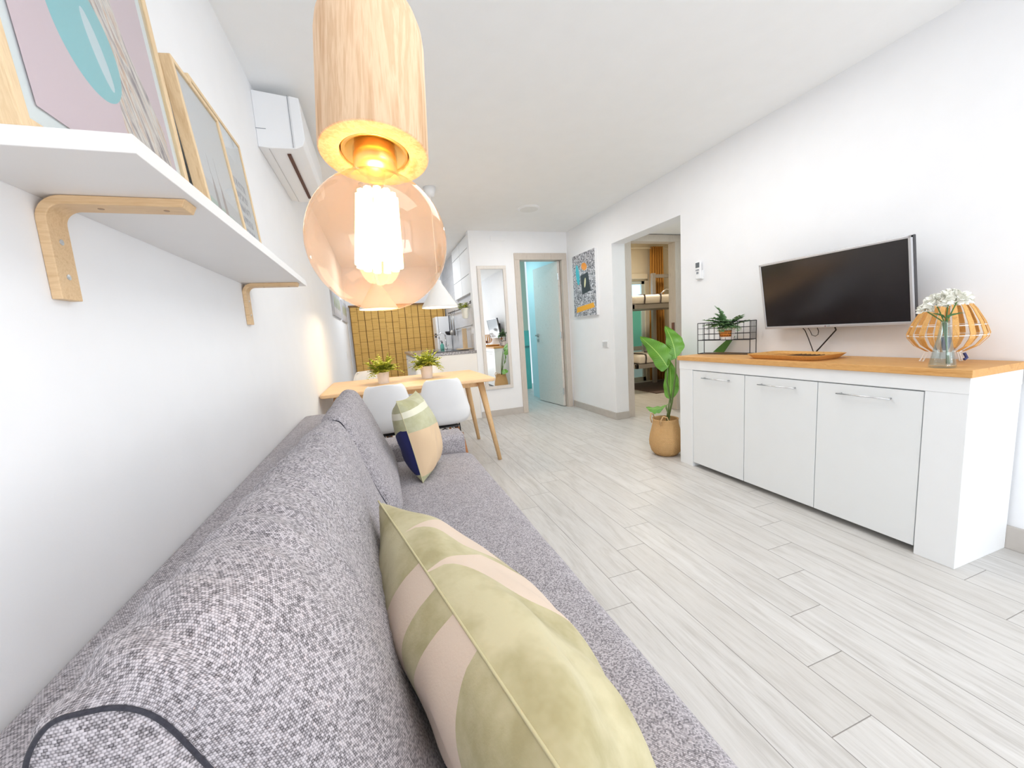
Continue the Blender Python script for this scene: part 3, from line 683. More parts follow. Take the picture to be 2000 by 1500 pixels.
def stripes(n, x, y, c):
    return c
def feather_tex(n, x, y, c):
    # crumpled striped cloth crossing the print diagonally
    k = n.m('MAXIMUM', n.pmask(x, y, [(.08, .60), (.25, .60), (.345, .30), (.285, .20), (.22, .285)]), n.pmask(x, y, [(.265, .25), (.345, .30), (.425, .19), (.425, .05), (.30, .05), (.262, .12)]))
    u = n.m('ADD', n.m('MULTIPLY', x, .9), n.m('MULTIPLY', y, .42))
    g = n.noise(n.comb(n.m('MULTIPLY', u, 26.0), n.m('MULTIPLY', y, 4.0), 0), 2.0, 5, .65, 1.2)
    f = n.ramp(g, [(.34, (.16, .13, .17)), (.43, (.52, .44, .42)), (.52, (.80, .76, .72)), (.60, (.66, .42, .28)), (.68, (.34, .30, .34))])
    return n.mix(k, c, f)
a1 = art('pink_balloon_print', (.70, .55, .61), [('e', .208, .230, .083, .088, 0, (.22, .56, .62)), ('e', .235, .225, .016, .055, .35, (.58, .72, .78))], tex=feather_tex)
# the balloon is painted over the cloth
a2 = art('boats_print', (.72, .73, .77), [('p', [(.0, .0), (.30, .0), (.30, .09), (.0, .115)], (.46, .58, .52)), ('p', [(.0, .115), (.30, .09), (.30, .13), (.0, .16)], (.62, .62, .65)),
     ('p', [(.078, .02), (.112, .02), (.102, .15), (.095, .185), (.086, .14)], (.36, .31, .32)), ('p', [(.132, .02), (.166, .02), (.156, .14), (.147, .18), (.138, .13)], (.40, .32, .31)),
     ('p', [(.089, .18), (.093, .18), (.0915, .23), (.0895, .23)], (.35, .32, .34)), ('p', [(.141, .17), (.145, .17), (.1445, .24), (.1425, .24)], (.35, .32, .34))])
def textrows(n, x, y, c):
    fr = n.m('FRACT', n.m('DIVIDE', y, .042)); row = n.m('FLOOR', n.m('DIVIDE', y, .042))
    k = n.m('GREATER_THAN', n.noise(n.comb(n.m('MULTIPLY', x, 60.0), n.m('MULTIPLY', y, 22.0), row), 2.0, 2, .6), .47)
    k = n.m('MULTIPLY', k, n.m('LESS_THAN', fr, .62)); k = n.m('MULTIPLY', k, n.m('LESS_THAN', y, .33)); k = n.m('MULTIPLY', k, n.m('GREATER_THAN', x, .06))
    k = n.m('MULTIPLY', k, n.m('LESS_THAN', x, .365)); k = n.m('MULTIPLY', k, n.m('GREATER_THAN', y, .05))
    return n.mix(n.m('MULTIPLY', k, .8), c, (.16, .18, .26))
a3 = art('text_print', (.76, .78, .82), [], tex=textrows)
frame(.635, 1.122, .66, .102, .056, .024, .016, a1, 'large framed print with a teal balloon on pink leaning nearest the camera', mw=.028)
frame(1.15, 1.432, .402, .128, .088, .026, .012, a2, 'middle framed print of two sailing boats in front of the text print')
frame(1.38, 1.805, .492, .085, .047, .020, .013, a3, 'far framed print with rows of small dark lettering', mw=.0)

# ------------------------------------------------------------------ sofa
sf = thing('sofa', 'long grey melange sofa along the left wall', 'sofa', (.45, 1.05, 0))
def rbox(name, x0, x1, y0, y1, z0, z1, bv, parent, m=SOFA, seg=5):
    return uv_box(B(x0, x1, y0, y1, z0, z1).build(name, m, parent, bevel=bv, seg=seg, smooth=True))
rbox('base', .03, .88, -.45, 2.42, .07, .27, .02, sf)
sc = MB()
def seat(u, v):
    # closed cross-section loop around y
    n = 48; a = u * 2 * PI; ex = .22
    cx, cz, hx, hz = .58, .35, .345, .085
    c, s = math.cos(a), math.sin(a)
    x = cx + hx * math.copysign(abs(c) ** .28, c); z = cz + hz * math.copysign(abs(s) ** .42, s)
    t = abs(2 * v - 1); k = 1 - .5 * max(0, (t - .985) / .015) ** 2
    y = -.25 + 2.45 * v
    x = cx + (x - cx) * k; z = cz + (z - cz) * k
    if s > 0 and abs(c) < .98:
        z += .006 * math.sin(PI * v) + .003 * noise.noise(Vector((x * 5, y * 5, 0)))
    return (x, y, z)
sc.grid(seat, 96, 120, cu=True)
uv_box(sc.build('seat_cushion', SOFA, sf, smooth=True))
rbox('backrest', .004, .205, -.45, 2.52, .10, .70, .03, sf)
def armrest(y0, y1):
    m = MB()
    pr = [(y0, .30), (y0, .495)] + arc((y0 + .035, .497), .035, 180, 90, 6, lambda a, b: (a, b)) + arc((y1 - .07, .462), .07, 90, 0, 8, lambda a, b: (a, b)) + [(y1, .30)]
    m.prism(pr, .20, .885, 'x')
    uv_box(m.build('armrest', SOFA, sf, bevel=.012, seg=4, smooth=True))
armrest(2.205, 2.44); armrest(-.45, -.26)
for x in (.10, .80):
    for y in (-.35, 2.32): MB().lathe([(.022, 0), (.028, .07)], (x, y, 0), 16).build('leg', BLACK, sf)

def catmull(P, n):
    out = []; N = len(P)
    for i in range(N):
        a, b, c, d = [Vector(P[(i + k - 1) % N]) for k in range(4)]
        for j in range(n):
            t = j / n
            out.append(.5 * ((2 * b) + (c - a) * t + (2 * a - 5 * b + 4 * c - d) * t * t + (3 * b - a - 3 * c + d) * t ** 3))
    return out
def cushion(name, prof_fn, y0, y1, label, seed, endr=.14):
    """long back cushion: closed profile swept along y with soft ends"""
    NV = 200; NP = None; mb = MB(); rows = []
    for j in range(NV):
        v = j / (NV - 1); y = y0 + (y1 - y0) * v
        prof = catmull(prof_fn(v), 8)
        cx = sum(p.x for p in prof) / len(prof); cz = sum(p.y for p in prof) / len(prof)
        e = min(y - y0, y1 - y) / endr; k = 1.0
        if e < 1:
            q = math.sqrt(max(0, 1 - (1 - e) ** 2)); ends = catmull(NE if (y - y0 < y1 - y and seed == 3) else FE, 8)
            prof = [a * (1 - q) + c_ * q for a, c_ in zip(ends, prof)]
        row = []
        for p in prof:
            x = cx + (p.x - cx) * k; z = cz + (p.y - cz) * k
            d = Vector((p.x - cx, 0, p.y - cz)).normalized()
            top = max(0, (z - .55) / .3)
            wv = .0085 * noise.noise(Vector((x * 5, y * 30 + x * 22 + z * 10, seed))) * top + .003 * noise.noise(Vector((x * 9, y * 75 + x * 40, seed + 2))) * top + .006 * noise.noise(Vector((x * 5, y * 4, seed + 5)))
            row.append((x + d.x * wv, y, z + d.z * wv))
        rows.append(row)
    NP = len(rows[0])
    vs = [p for r in rows for p in r]; fs = []
    for j in range(NV - 1):
        for i in range(NP):
            l = (i + 1) % NP; fs.append((j * NP + i, j * NP + l, (j + 1) * NP + l, (j + 1) * NP + i))
    mb.add(vs, fs)
    t = thing(name, label, 'cushion', (.32, (y0 + y1) / 2, .43), 'sofa back cushions')
    uv_rows(mb.build('cushion_body', SOFA, t, smooth=True), rows)
    for jj in (0, NV - 1):
        pm = MB(); row = rows[jj]; c = Vector((sum(p[0] for p in row) / NP, row[0][1], sum(p[2] for p in row) / NP))
        sg = -1 if jj == 0 else 1
        # domed end cap
        rr = [row]
        for q in (.88, .6, .3): rr.append([(c.x + (p[0] - c.x) * q, p[1] + sg * .02 * (1 - q * q), c.z + (p[2] - c.z) * q) for p in row])
        vs = [p for r in rr for p in r] + [(c.x, c.y + sg * .02, c.z)]; fs = []
        for a in range(3):
            for i in range(NP): l = (i + 1) % NP; fs.append((a * NP + i, a * NP + l, (a + 1) * NP + l, (a + 1) * NP + i))
        for i in range(NP): fs.append((3 * NP + i, 3 * NP + (i + 1) % NP, 4 * NP))
        pm.add(vs, fs); uv_box(pm.build('end_panel', SOFA, t, smooth=True))
        MB().tube(row, .0021, 6, closed=True).build('piping', PIPING, t, smooth=True)
    return t
def lerp(a, b, t): return [(p[0] + (q[0] - p[0]) * t, p[1] + (q[1] - p[1]) * t) for p, q in zip(a, b)]
NE = [(.22, .455), (.205, .60), (.190, .76), (.193, .82), (.215, .840), (.245, .845), (.27, .825), (.295, .77), (.33, .68), (.365, .60), (.40, .50), (.39, .455), (.31, .445)]
FE = [(.26, .455), (.242, .60), (.236, .74), (.243, .80), (.262, .838), (.29, .850), (.318, .835), (.345, .765), (.375, .68), (.405, .59), (.44, .50), (.43, .455), (.35, .445)]
N0 = [(.24, .455), (.212, .60), (.188, .76), (.192, .835), (.235, .872), (.29, .885), (.345, .865), (.395, .79), (.43, .70), (.46, .60), (.485, .50), (.475, .455), (.36, .445)]
N1 = [(.26, .455), (.235, .60), (.228, .76), (.236, .830), (.262, .862), (.30, .872), (.338, .845), (.372, .765), (.395, .68), (.43, .59), (.475, .50), (.47, .455), (.36, .445)]
F0 = [(.26, .455), (.235, .60), (.225, .74), (.236, .81), (.262, .855), (.30, .872), (.338, .850), (.376, .775), (.415, .68), (.45, .59), (.485, .50), (.475, .455), (.36, .445)]
cushion('back_cushion', lambda v: lerp(N0, N1, v), .345, 1.335, 'long grey back cushion nearest the camera with dark piped end', 3)
cushion('back_cushion', lambda v: lerp(F0, F0, v), 1.40, 2.19, 'long grey back cushion at the far end by the dining table', 11)

# ------------------------------------------------------------------ throw pillows
def pillow(label, O, U, V, S, SV, th, m, wr, seed):
    """O = bottom corner, U = direction along the bottom edge, V = up direction; local X,Y in the plane, Z = thickness"""
    U = Vector(U).normalized(); V = Vector(V); V = (V - U * V.dot(U)).normalized(); W = U.cross(V)
    t = thing('throw_pillow', label, 'pillow', O, 'patterned throw pillows')
    M = Matrix((( U.x, V.x, W.x, O[0]), (U.y, V.y, W.y, O[1]), (U.z, V.z, W.z, O[2]), (0, 0, 0, 1)))
    t.matrix_world = M; OFF[t.name] = Vector((0, 0, 0))
    def surf(sg):
        def f(u, v):
            a, b = 2 * u - 1, 2 * v - 1
            pin = 1 - .07 * (1 - b * b) * abs(a) ** 2 ; pin2 = 1 - .07 * (1 - a * a) * abs(b) ** 2
            h = ((1 - abs(a) ** 2.6) * (1 - abs(b) ** 2.6)) ** .55
            r = wr * (noise.noise(Vector((u * 3.2, v * 3.2, seed + sg))) * .016 + noise.noise(Vector((u * 9 + v * 3, v * 5, seed))) * .006) * min(1, h * 2)
            return (S * (.5 + .5 * a * pin), SV * (.5 + .5 * b * pin2), sg * (th * .5 * h + r))
        return f
    mb = MB().grid(surf(1), 60, 60).grid(surf(-1), 60, 60)
    body = mb.build('cover', m, t, smooth=True)
    e = []
    for k in range(60): e.append(surf(1)(k / 60, 0))
    for k in range(60): e.append(surf(1)(1, k / 60))
    for k in range(60): e.append(surf(1)(1 - k / 60, 1))
    for k in range(60): e.append(surf(1)(0, 1 - k / 60))
    MB().tube(e, .0019, 6, closed=True).build('seam', mat('seam_piping', (.55, .50, .30), .8), t, smooth=True)
    return t
def pil_mat(name, base, base2, shapes, ax=(0, 1)):
    m, n, b = fresh(name, .85, .15, sheen=.1)
    o = n.xyz(n.obj()); x, y, z = o[0], o[1], o[2]
    c = n.mix(n.ramp(n.noise(n.obj(), 9, 4, .6), [(.38, (0, 0, 0)), (.62, (1, 1, 1))]), base, base2)
    for side, sh, col in shapes:
        k = n.pmask(x, y, sh) if isinstance(sh, list) else n.emask(x, y, *sh)
        if side: k = n.m('MULTIPLY', k, n.m('GREATER_THAN' if side > 0 else 'LESS_THAN', z, 0.0))
        c = n.mix(k, c, col)
    n.l.new(c, b.inputs['Base Color']); n.l.new(n.bump(n.noise(n.obj(), 300, 2), .15, .002), b.inputs['Normal'])
    return m
PINK = (.66, .54, .44); OLV = (.42, .40, .20)
# pillow 1: U from far corner toward the camera along the bottom; front face (+Z) must face the room (+x)
P1 = pil_mat('olive_leaf_print', (.39, .345, .19), (.56, .51, .33), [
    (1, [(.29, .38), (.34, .38), (.40, .20), (.28, .17), (.26, .27)], PINK), (1, [(.44, .38), (.47, .38), (.64, .10), (.40, .10), (.40, .27)], PINK),
    (-1, [(.17, .335), (.25, .28), (.31, .17), (.19, .19), (.14, .26)], PINK), (-1, [(.31, .335), (.40, .28), (.50, .14), (.33, .17), (.28, .26)], PINK),
    (-1, [(.30, .0), (.70, .0), (.70, .09), (.42, .07)], (.66, .48, .30))])
NAVY = (.022, .025, .11)
P2 = pil_mat('navy_olive_print', (.42, .41, .24), (.55, .55, .38), [
    (0, [(.05, .32), (.36, .31), (.36, .34), (.05, .35)], (.76, .74, .60)),
    (-1, [(.05, .03), (.42, .03), (.42, .25), (.05, .22)], (.70, .52, .34)),
    (1, [(.20, .04), (.37, .04), (.40, .20), (.30, .26), (.22, .22)], NAVY), (1, [(.08, .06), (.15, .04), (.19, .28), (.13, .30)], NAVY)])
# ------------------------------------------------------------------ (placed below)
pillow('large olive and pink leaf patterned pillow in the foreground', (.578, .93, .437), (.13, -.60, .0), (-.135, -.10, .30), .70, .345, .22, P1, 1.5, 2)
pillow('navy, peach and olive patterned pillow leaning near the far armrest', (.704, 2.083, .437), (-.13, -.345, 0), (-.09, .0, .39), .32, .40, .18, P2, .8, 9)

# ------------------------------------------------------------------ dining table, chairs, pots
tb = thing('dining_table', 'light wooden dining table behind the sofa', 'table', (.70, 3.65, 0))
pl = []
for cx, cy, a in ((.048, 3.21, 180), (1.34, 3.21, 270), (1.34, 4.13, 0), (.048, 4.13, 90)):
    pl += arc((cx, cy), .04, a, a + 90, 6, lambda p, q: (p, q))
tp = MB().prism(pl, .702, .73, 'z').build('tabletop', TABLEW, tb, bevel=.008, seg=3)
for (tx, ty, fx, fy) in ((1.27, 3.30, 1.372, 3.20), (1.27, 3.93, 1.372, 3.965), (.12, 3.30, .035, 3.20), (.12, 3.93, .035, 3.965)):
    MB().tube([(fx, fy, 0.0), (tx, ty, .70)], [.017, .03], 16).build('leg', LEGW, tb, smooth=True)
MB().box(.14, 1.25, 3.32, 3.345, .65, .70).box(.14, 1.25, 3.90, 3.925, .65, .70).box(.14, .165, 3.345, 3.90, .65, .70).box(1.225, 1.25, 3.345, 3.90, .65, .70).build('apron', LEGW, tb)

def make_chair():
    t = thing('dining_chair', 'white moulded shell chair on the sofa side of the table nearest the aisle', 'chair', (0, 0, 0), 'white shell chairs at the dining table')
    # side profile (y forward, z up) and half width, arm lift
    P = [(.215, .415, .150, .0), (.205, .440, .175, .004), (.15, .448, .195, .02), (.05, .436, .198, .035), (-.05, .430, .198, .05), (-.13, .440, .198, .07),
         (-.18, .468, .200, .07), (-.207, .525, .196, .04), (-.222, .59, .186, .012), (-.238, .655, .168, .0), (-.252, .725, .148, .0), (-.262, .780, .128, .0), (-.266, .803, .098, .0)]
    def cr(i, t_):
        q = [P[max(0, min(len(P) - 1, i + k - 1))] for k in range(4)]
        return [.5 * (2 * q[1][j] + (q[2][j] - q[0][j]) * t_ + (2 * q[0][j] - 5 * q[1][j] + 4 * q[2][j] - q[3][j]) * t_ ** 2 + (3 * q[1][j] - q[0][j] - 3 * q[2][j] + q[3][j]) * t_ ** 3) for j in range(4)]
    def f(u, v):
        s = v * (len(P) - 1); i = min(int(s), len(P) - 2); y, z, hw, lift = cr(i, s - i)
        a = 2 * u - 1; x = hw * math.sin(a * PI / 2 * .92) / math.sin(PI / 2 * .92)
        e = abs(a) ** 3
        fw = max(0, (z - .45) / .35) ; fw = min(fw, 1)
        y2 = y + .05 * e * (1 - abs(2 * fw - .8) * .4) * (1 if z > .44 else 0) + .02 * a * a * fw
        return (x, y2, z + lift * e - (.012 * a * a if v > .97 else 0))
    MB().grid(f, 27, 61).build('seat_shell', PLASTIC, t, smooth=True, thick=.006)
    for sx in (-1, 1):
        for sy in (-1, 1):
            MB().tube([(sx * .175, sy * .19 - .01, 0), (sx * .12, sy * .11 - .01, .36)], [.011, .019], 14).build('leg', DARKW, t, smooth=True)
    wr = MB()
    for sx in (-1, 1):
        wr.tube([(sx * .12, -.12, .355), (sx * .13, 0, .41), (sx * .12, .10, .355)], .005, 6)
        wr.tube([(sx * .155, -.17, .12), (sx * .125, .115, .33)], .004, 6).tube([(sx * .155, .15, .12), (sx * .125, -.135, .33)], .004, 6)
    for sy in (-1, 1):
        y = sy * .115 - .01
        wr.tube([(-.12, y, .355), (0, y, .41), (.12, y, .355)], .005, 6)
        wr.tube([(-.15, sy * .16 - .01, .14), (.125, y, .33)], .004, 6).tube([(.15, sy * .16 - .01, .14), (-.125, y, .33)], .004, 6)
        wr.tube([(-.12, y, .34), (.12, y, .34)], .004, 6)
    wr.build('wire_brace', IRON, t)
    MB().box(-.11, .11, -.10, .09, .408, .418).build('mount', BLACK, t)
    return t
ch = make_chair()
ch.location = (.882, 3.05, 0); ch.rotation_euler = (0, 0, R(-3))
dup(ch, (.463, 3.04, 0), R(3), 'white moulded shell chair on the sofa side nearest the left wall')
dup(ch, (.32, 4.12, 0), R(176), 'white moulded shell chair across the table nearest the left wall')
dup(ch, (.98, 4.10, 0), R(184), 'white moulded shell chair across the table nearest the kitchen counter')

def table_pot(x, y, r, h, lab, seed):
    random.seed(seed)
    t = thing('potted_fern', lab, 'potted plant', (x, y, .73), 'potted ferns on the dining table')
    MB().lathe([(.0, .7305), (r * .88, .7305), (r, .7305 + h), (r * .9, .7305 + h), (r * .86, .73 + h * .9), (0, .73 + h * .9)], (x, y, 0), 32).build('pot', mat('blush_pot', (.80, .74, .72), .5), t)
    f = MB()
    for k in range(62):
        a = 2 * PI * k * .381966; e = random.uniform(.45, 1.45)
        frond(f, (x + .015 * math.cos(a), y + .015 * math.sin(a), .722 + h), (math.cos(a) * math.cos(e), math.sin(a) * math.cos(e), math.sin(e)), random.uniform(.09, .18), .036, 8, random.uniform(.2, 1.6), lw=.5)
    f.build('foliage', G1, t)
table_pot(.475, 3.62, .052, .10, 'small pale pot with yellow-green fern nearer the left wall', 3)
table_pot(.865, 3.70, .056, .115, 'pale pot with taller yellow-green fern in the table middle', 5)

# ------------------------------------------------------------------ cone pendants over the table
SHADE = mat('white_shade', (.86, .85, .83), .5)
def cone(x, y, zr, lab, first=None):
    t = thing('pendant_lamp', lab, 'pendant lamp', (x, y, zr), 'white cone pendants over the dining table')
    MB().lathe([(.160, zr), (.157, zr + .012), (.03, zr + .215), (.028, zr + .235), (.022, zr + .24)], (x, y, 0), 48, cap=False).build('lamp_shade', SHADE, t, smooth=True, thick=.003)
    MB().lathe([(.0, zr + .24), (.022, zr + .24), (.022, zr + .30), (.006, zr + .31)], (x, y, 0), 20).build('socket', mat('pale_blue_grey', (.66, .72, .80), .4), t)
    MB().tube([(x, y, zr + .30), (x, y, H - .05)], .003, 8).build('cord', PLASTIC, t)
    MB().lathe([(.006, H - .08), (.035, H - .07), (.055, H - .002)], (x, y, 0), 28).build('ceiling_rose', PLASTIC, t, smooth=True)
    MB().lathe([(0, zr + .045), (.02, zr + .05), (.03, zr + .075), (.02, zr + .11), (.012, zr + .14)], (x, y, 0), 20).build('bulb', mat('lit_bulb', (1, .9, .7), .5, emit=(1, .80, .52), estr=12), t, smooth=True)
cone(1.026, 3.6, 1.368, 'white cone pendant lamp over the table on the kitchen side')
cone(.50, 3.6, 1.375, 'white cone pendant lamp over the table nearest the left wall')
for x in (1.026, .50): point('pendant_glow', (x, 3.6, 1.40), 6, (1, .80, .55), .03)

# ------------------------------------------------------------------ near pendant with round bulb
A = Vector((.0666, .1637, 1)).normalized(); Cc = Vector((.472, .2814, 1.2184))
Uu = Vector((0, 1, 0)).cross(A).normalized(); Vv = A.cross(Uu)
LM = Matrix(((Uu.x, Vv.x, A.x, Cc.x), (Uu.y, Vv.y, A.y, Cc.y), (Uu.z, Vv.z, A.z, Cc.z), (0, 0, 0, 1)))
lp = thing('globe_pendant', 'turned wooden pendant lamp with glowing amber globe bulb hanging in front', 'pendant lamp', (0, 0, 0))
lp.matrix_world = LM; OFF[lp.name] = Vector((0, 0, 0))
MB().lathe([(.0215, .030), (.0215, .001), (.0225, 0), (.0332, 0), (.034, .001), (.034, .074), (.033, .083), (.030, .092), (.025, .099), (.017, .104), (.006, .106), (0, .106)], n=64, cap=False).build('lamp_holder', PINE, lp, smooth=False, bevel=.0004)
o = bpy.data.objects['lamp_holder']; o.data.polygons.foreach_set('use_smooth', [True] * len(o.data.polygons))
MB().lathe([(.0205, .028), (.0205, .0015), (.0185, .0015), (.0185, .026), (0, .028)], n=48, cap=False).build('socket', mat('brass_socket', (.82, .62, .25), .3, metal=.9), lp, smooth=True)
MB().tube([(0, 0, .105), (0, 0, (H - Cc.z) / A.z)], .003, 10).build('cord', PLASTIC, lp, smooth=True)
RG, DG = .0430, .0565
bp = [(.0135, .004)]
bp += [(.0135, -.008), (.0150, -.0135)]
for k in range(29):
    a = R(68 - k * 158 / 28)
    bp.append((max(0, RG * math.cos(a)), -DG + RG * math.sin(a)))
AMB = clear_mat('amber_glass', (1.0, .89, .78), rough=.03, ior=1.75)
nt_ = AMB.node_tree; om = [q for q in nt_.nodes if q.type == 'OUTPUT_MATERIAL'][0]; src = om.inputs[0].links[0].from_socket
tl = nt_.nodes.new('ShaderNodeBsdfTranslucent'); tl.inputs[0].default_value = (1.0, .62, .36, 1); mxs = nt_.nodes.new('ShaderNodeMixShader'); mxs.inputs[0].default_value = .05
nt_.links.new(src, mxs.inputs[1]); nt_.links.new(tl.outputs[0], mxs.inputs[2]); nt_.links.new(mxs.outputs[0], om.inputs[0])
MB().lathe(bp, n=64, cap=False).build('glass_globe', AMB, lp, smooth=True)
MB().lathe([(0, .02), (.0125, .02), (.0125, .002), (.0132, .000), (.0132, -.006), (.011, -.009), (0, -.010)], n=32).build('bulb_cap', mat('brass_cap', (.85, .66, .3), .3, metal=.9), lp, smooth=True)
MB().lathe([(0, -.009), (.006, -.010), (.0035, -.025), (.0025, -.055), (0, -.056)], n=16).build('stem', clear_mat('stem_glass', (.98, .95, .9)), lp, smooth=True)
FIL = mat('filament', (1, .7, .3), .5, emit=(1.0, .74, .36), estr=14)
for k in range(12):
    a = 2 * PI * k / 12; r0 = .0125
    MB().tube([(r0 * .85 * math.cos(a), r0 * .85 * math.sin(a), -.026), (r0 * math.cos(a + .12), r0 * math.sin(a + .12), -.072)], .0026, 6).build('filament', FIL, lp, smooth=True)
pp = Cc - A * .05
point('globe_glow', pp, 1.0, (1, .66, .26), .012)

# ------------------------------------------------------------------ sideboard
sd = thing('sideboard', 'white three-door sideboard against the right wall', 'sideboard', (2.83, 1.63, 0))
X0, X1, YA, YBf = 2.628, 3.015, .852, 2.411
MB().box(X0 + .002, X1, YA, .984, 0, .806).box(X0 + .002, X1, 2.283, YBf, 0, .806).box(X0, X1, YA - .0015, YBf + .0015, .74, .8065).box(X0 + .025, X1, .98, 2.29, .05, .742).build('body', LACQ, sd, bevel=.0015)
TOP = MB().box(2.615, 3.022, .842, 2.421, .807, .838).build('top_board', TOPW, sd, bevel=.002)
for a, b in ((.988, 1.411), (1.415, 1.847), (1.852, 2.280)):
    dr = B(X0 + .004, X0 + .023, a, b, .035, .734).build('door', mat('door_white', (.80, .825, .835), .38), sd, bevel=.0015)
    c = (a + b) / 2
    hh = MB().tube([(X0 - .022, c - .11, .690), (X0 - .022, c + .11, .690)], .0035, 10)
    for q in (-.1, .1): hh.tube([(X0 - .022, c + q, .690), (X0 + .005, c + q, .690)], .004, 8)
    hh.build('handle', CHROME, dr, smooth=True)
ZT = .8385
# television
tv = thing('television', 'black flat television with silver frame on the right wall', 'television', (2.93, 1.56, 1.2))
tilt = R(9.5)
TM = Matrix.Translation((2.925, 1.5575, 1.01)) @ Matrix.Rotation(-tilt, 4, 'Y')
SIL = mat('silver_bezel', (.62, .63, .66), .3, metal=.6)
TW, TH = .385, .422
m_ = MB(); m_.T = TM; m_.box(.003, .035, -TW, TW, 0, TH); m_.build('tv_body', mat('tv_back', (.05, .05, .055), .5), tv, bevel=.004)
m_ = MB(); m_.T = TM; m_.box(-.006, .012, -TW, TW, 0, .016).box(-.006, .012, -TW, TW, TH - .012, TH).box(-.006, .012, -TW, -TW + .012, 0, TH).box(-.006, .012, TW - .012, TW, 0, TH); m_.build('bezel', SIL, tv, bevel=.002)
m_ = MB(); m_.T = TM; m_.box(-.002, .004, -TW + .011, TW - .011, .015, TH - .011); scr = m_.build('screen', mat('tv_screen', (.012, .010, .012), .14, spec=.6), tv)
def text(s, size, M, m, parent, name='lettering', ext=.0006):
    cu_ = bpy.data.curves.new('txt', 'FONT'); cu_.body = s; cu_.size = size; cu_.extrude = ext; cu_.align_x = 'CENTER'; cu_.align_y = 'CENTER'; cu_.resolution_u = 3
    o_ = bpy.data.objects.new('txt', cu_); COL.objects.link(o_); dg = bpy.context.evaluated_depsgraph_get()
    me = bpy.data.meshes.new_from_object(o_.evaluated_get(dg)); bpy.data.objects.remove(o_)
    me.transform(M); me.materials.clear(); me.materials.append(m)
    off = Vector(OFF[parent.name]); me.transform(Matrix.Translation(-off))
    q = bpy.data.objects.new(name, me); COL.objects.link(q); q.parent = parent; OFF[q.name] = off; return q
# lettering facing -x: text X -> -Y world, text Y -> Z, text Z -> -X
FX = Matrix(((0, 0, -1, 0), (-1, 0, 0, 0), (0, 1, 0, 0), (0, 0, 0, 1)))
text('LG', .011, TM @ Matrix.Translation((-.0065, -.006, .008)) @ FX, LABELG, tv)
m_ = MB(); m_.T = TM @ Matrix.Translation((-.0063, .012, .008)) @ Matrix.Rotation(R(-90), 4, 'Y'); m_.lathe([(.0046, 0), (.0046, .001), (0, .0012)], n=20); m_.build('logo_disc', mat('logo_grey', (.30, .22, .24), .4), tv)
MB().box(2.95, 3.03, 1.47, 1.65, 1.12, 1.32).build('wall_mount', BLACK, tv)
def cable(pts, lab, r=.0028):
    return tag(MB().tube(pts, r, 8).build('cable', BLACK, base=pts[0], smooth=True), lab, 'cable', 'cables under the television')
cable([(2.955, 1.74, 1.03), (2.995, 1.735, .99), (2.998, 1.715, .94), (2.998, 1.68, .85), (2.998, 1.672, .842)], 'thin black cable dropping from the television, left of the pair')
cable([(2.955, 1.55, 1.03), (2.995, 1.56, .99), (2.998, 1.61, .93), (2.998, 1.665, .862), (2.998, 1.667, .842)], 'thicker black cable slanting under the television to the tray', .004)
cable([(2.955, 1.705, 1.03), (2.99, 1.70, .985), (2.99, 1.69, .962), (2.99, 1.67, .955), (2.99, 1.655, .965), (2.99, 1.652, .985), (2.96, 1.65, 1.03)], 'short looped cable just below the television frame', .002)

# tray
tr = thing('bamboo_tray', 'shallow brown bamboo tray on the sideboard below the television', 'tray', (2.80, 1.655, ZT))
def rr2(hx, hy, r, n=6):
    q = []
    for cx, cy, a in ((hx - r, hy - r, 0), (-hx + r, hy - r, 90), (-hx + r, -hy + r, 180), (hx - r, -hy + r, 270)): q += arc((cx, cy), r, a, a + 90, n, lambda p, s: (p, s))
    return q
TC = (2.795, 1.66)
vs = []; rings = [(.122, .190, .001), (.145, .215, .028), (.140, .210, .0285), (.116, .184, .008)]
m_ = MB(); allv = []
for hx, hy, z in rings: allv += [(TC[0] + a, TC[1] + b, ZT + z) for a, b in rr2(hx, hy, .05)]
nn = 28; fs = [tuple(range(nn))[::-1]]
for k in range(3):
    for i in range(nn): l = (i + 1) % nn; fs.append((k * nn + i, k * nn + l, (k + 1) * nn + l, (k + 1) * nn + i))
fs.append(tuple(3 * nn + i for i in range(nn)))
m_.add(allv, fs); m_.build('tray_body', BAMB, tr, bevel=.001)
DBAM = mat('dark_bamboo_strip', (.10, .05, .02), .5)
for k in range(14):
    y = TC[1] - .17 + k * .026; B(TC[0] - .105, TC[0] + .128, y - .004, y + .004, ZT + .0085, ZT + .0145).build('slat', DBAM if k < 9 else BAMB, tr)

# wire rack with fern
rk = thing('wire_rack', 'black wire grid rack on the left end of the sideboard', 'rack', (2.86, 2.22, ZT))
Pa, Pb = Vector((2.80, 2.405, 0)), Vector((2.895, 2.035, 0)); dd_ = (Pb - Pa).normalized(); nrm = Vector((-dd_.y, dd_.x, 0)) ; Ln = (Pb - Pa).length
nrm = Vector((.97, .24, 0)).normalized() * .085
m_ = MB(); rw = .0028
def seg(a, b, r=rw): m_.tube([a, b], r, 6)
def at(s, d, z): p = Pa + dd_ * (Ln * s) + nrm * d; return (p.x, p.y, ZT + z)
for d in (0, 1):
    seg(at(0, d, .003), at(0, d, .235)); seg(at(1, d, .003), at(1, d, .235)); seg(at(0, d, .003), at(1, d, .003)); seg(at(0, d, .235), at(1, d, .235)); seg(at(0, d, .105), at(1, d, .105))
for s in (0, 1): seg(at(s, 0, .003), at(s, 1, .003)); seg(at(s, 0, .235), at(s, 1, .235)); seg(at(s, 0, .105), at(s, 1, .105))
m_.build('wire_frame', IRON, rk)
m_ = MB()
for d in (0, 1):
    for z in (.15, .193): seg(at(0, d, z), at(1, d, z), .0016)
    for k in range(1, 9): seg(at(k / 9, d, .105), at(k / 9, d, .235), .0016)
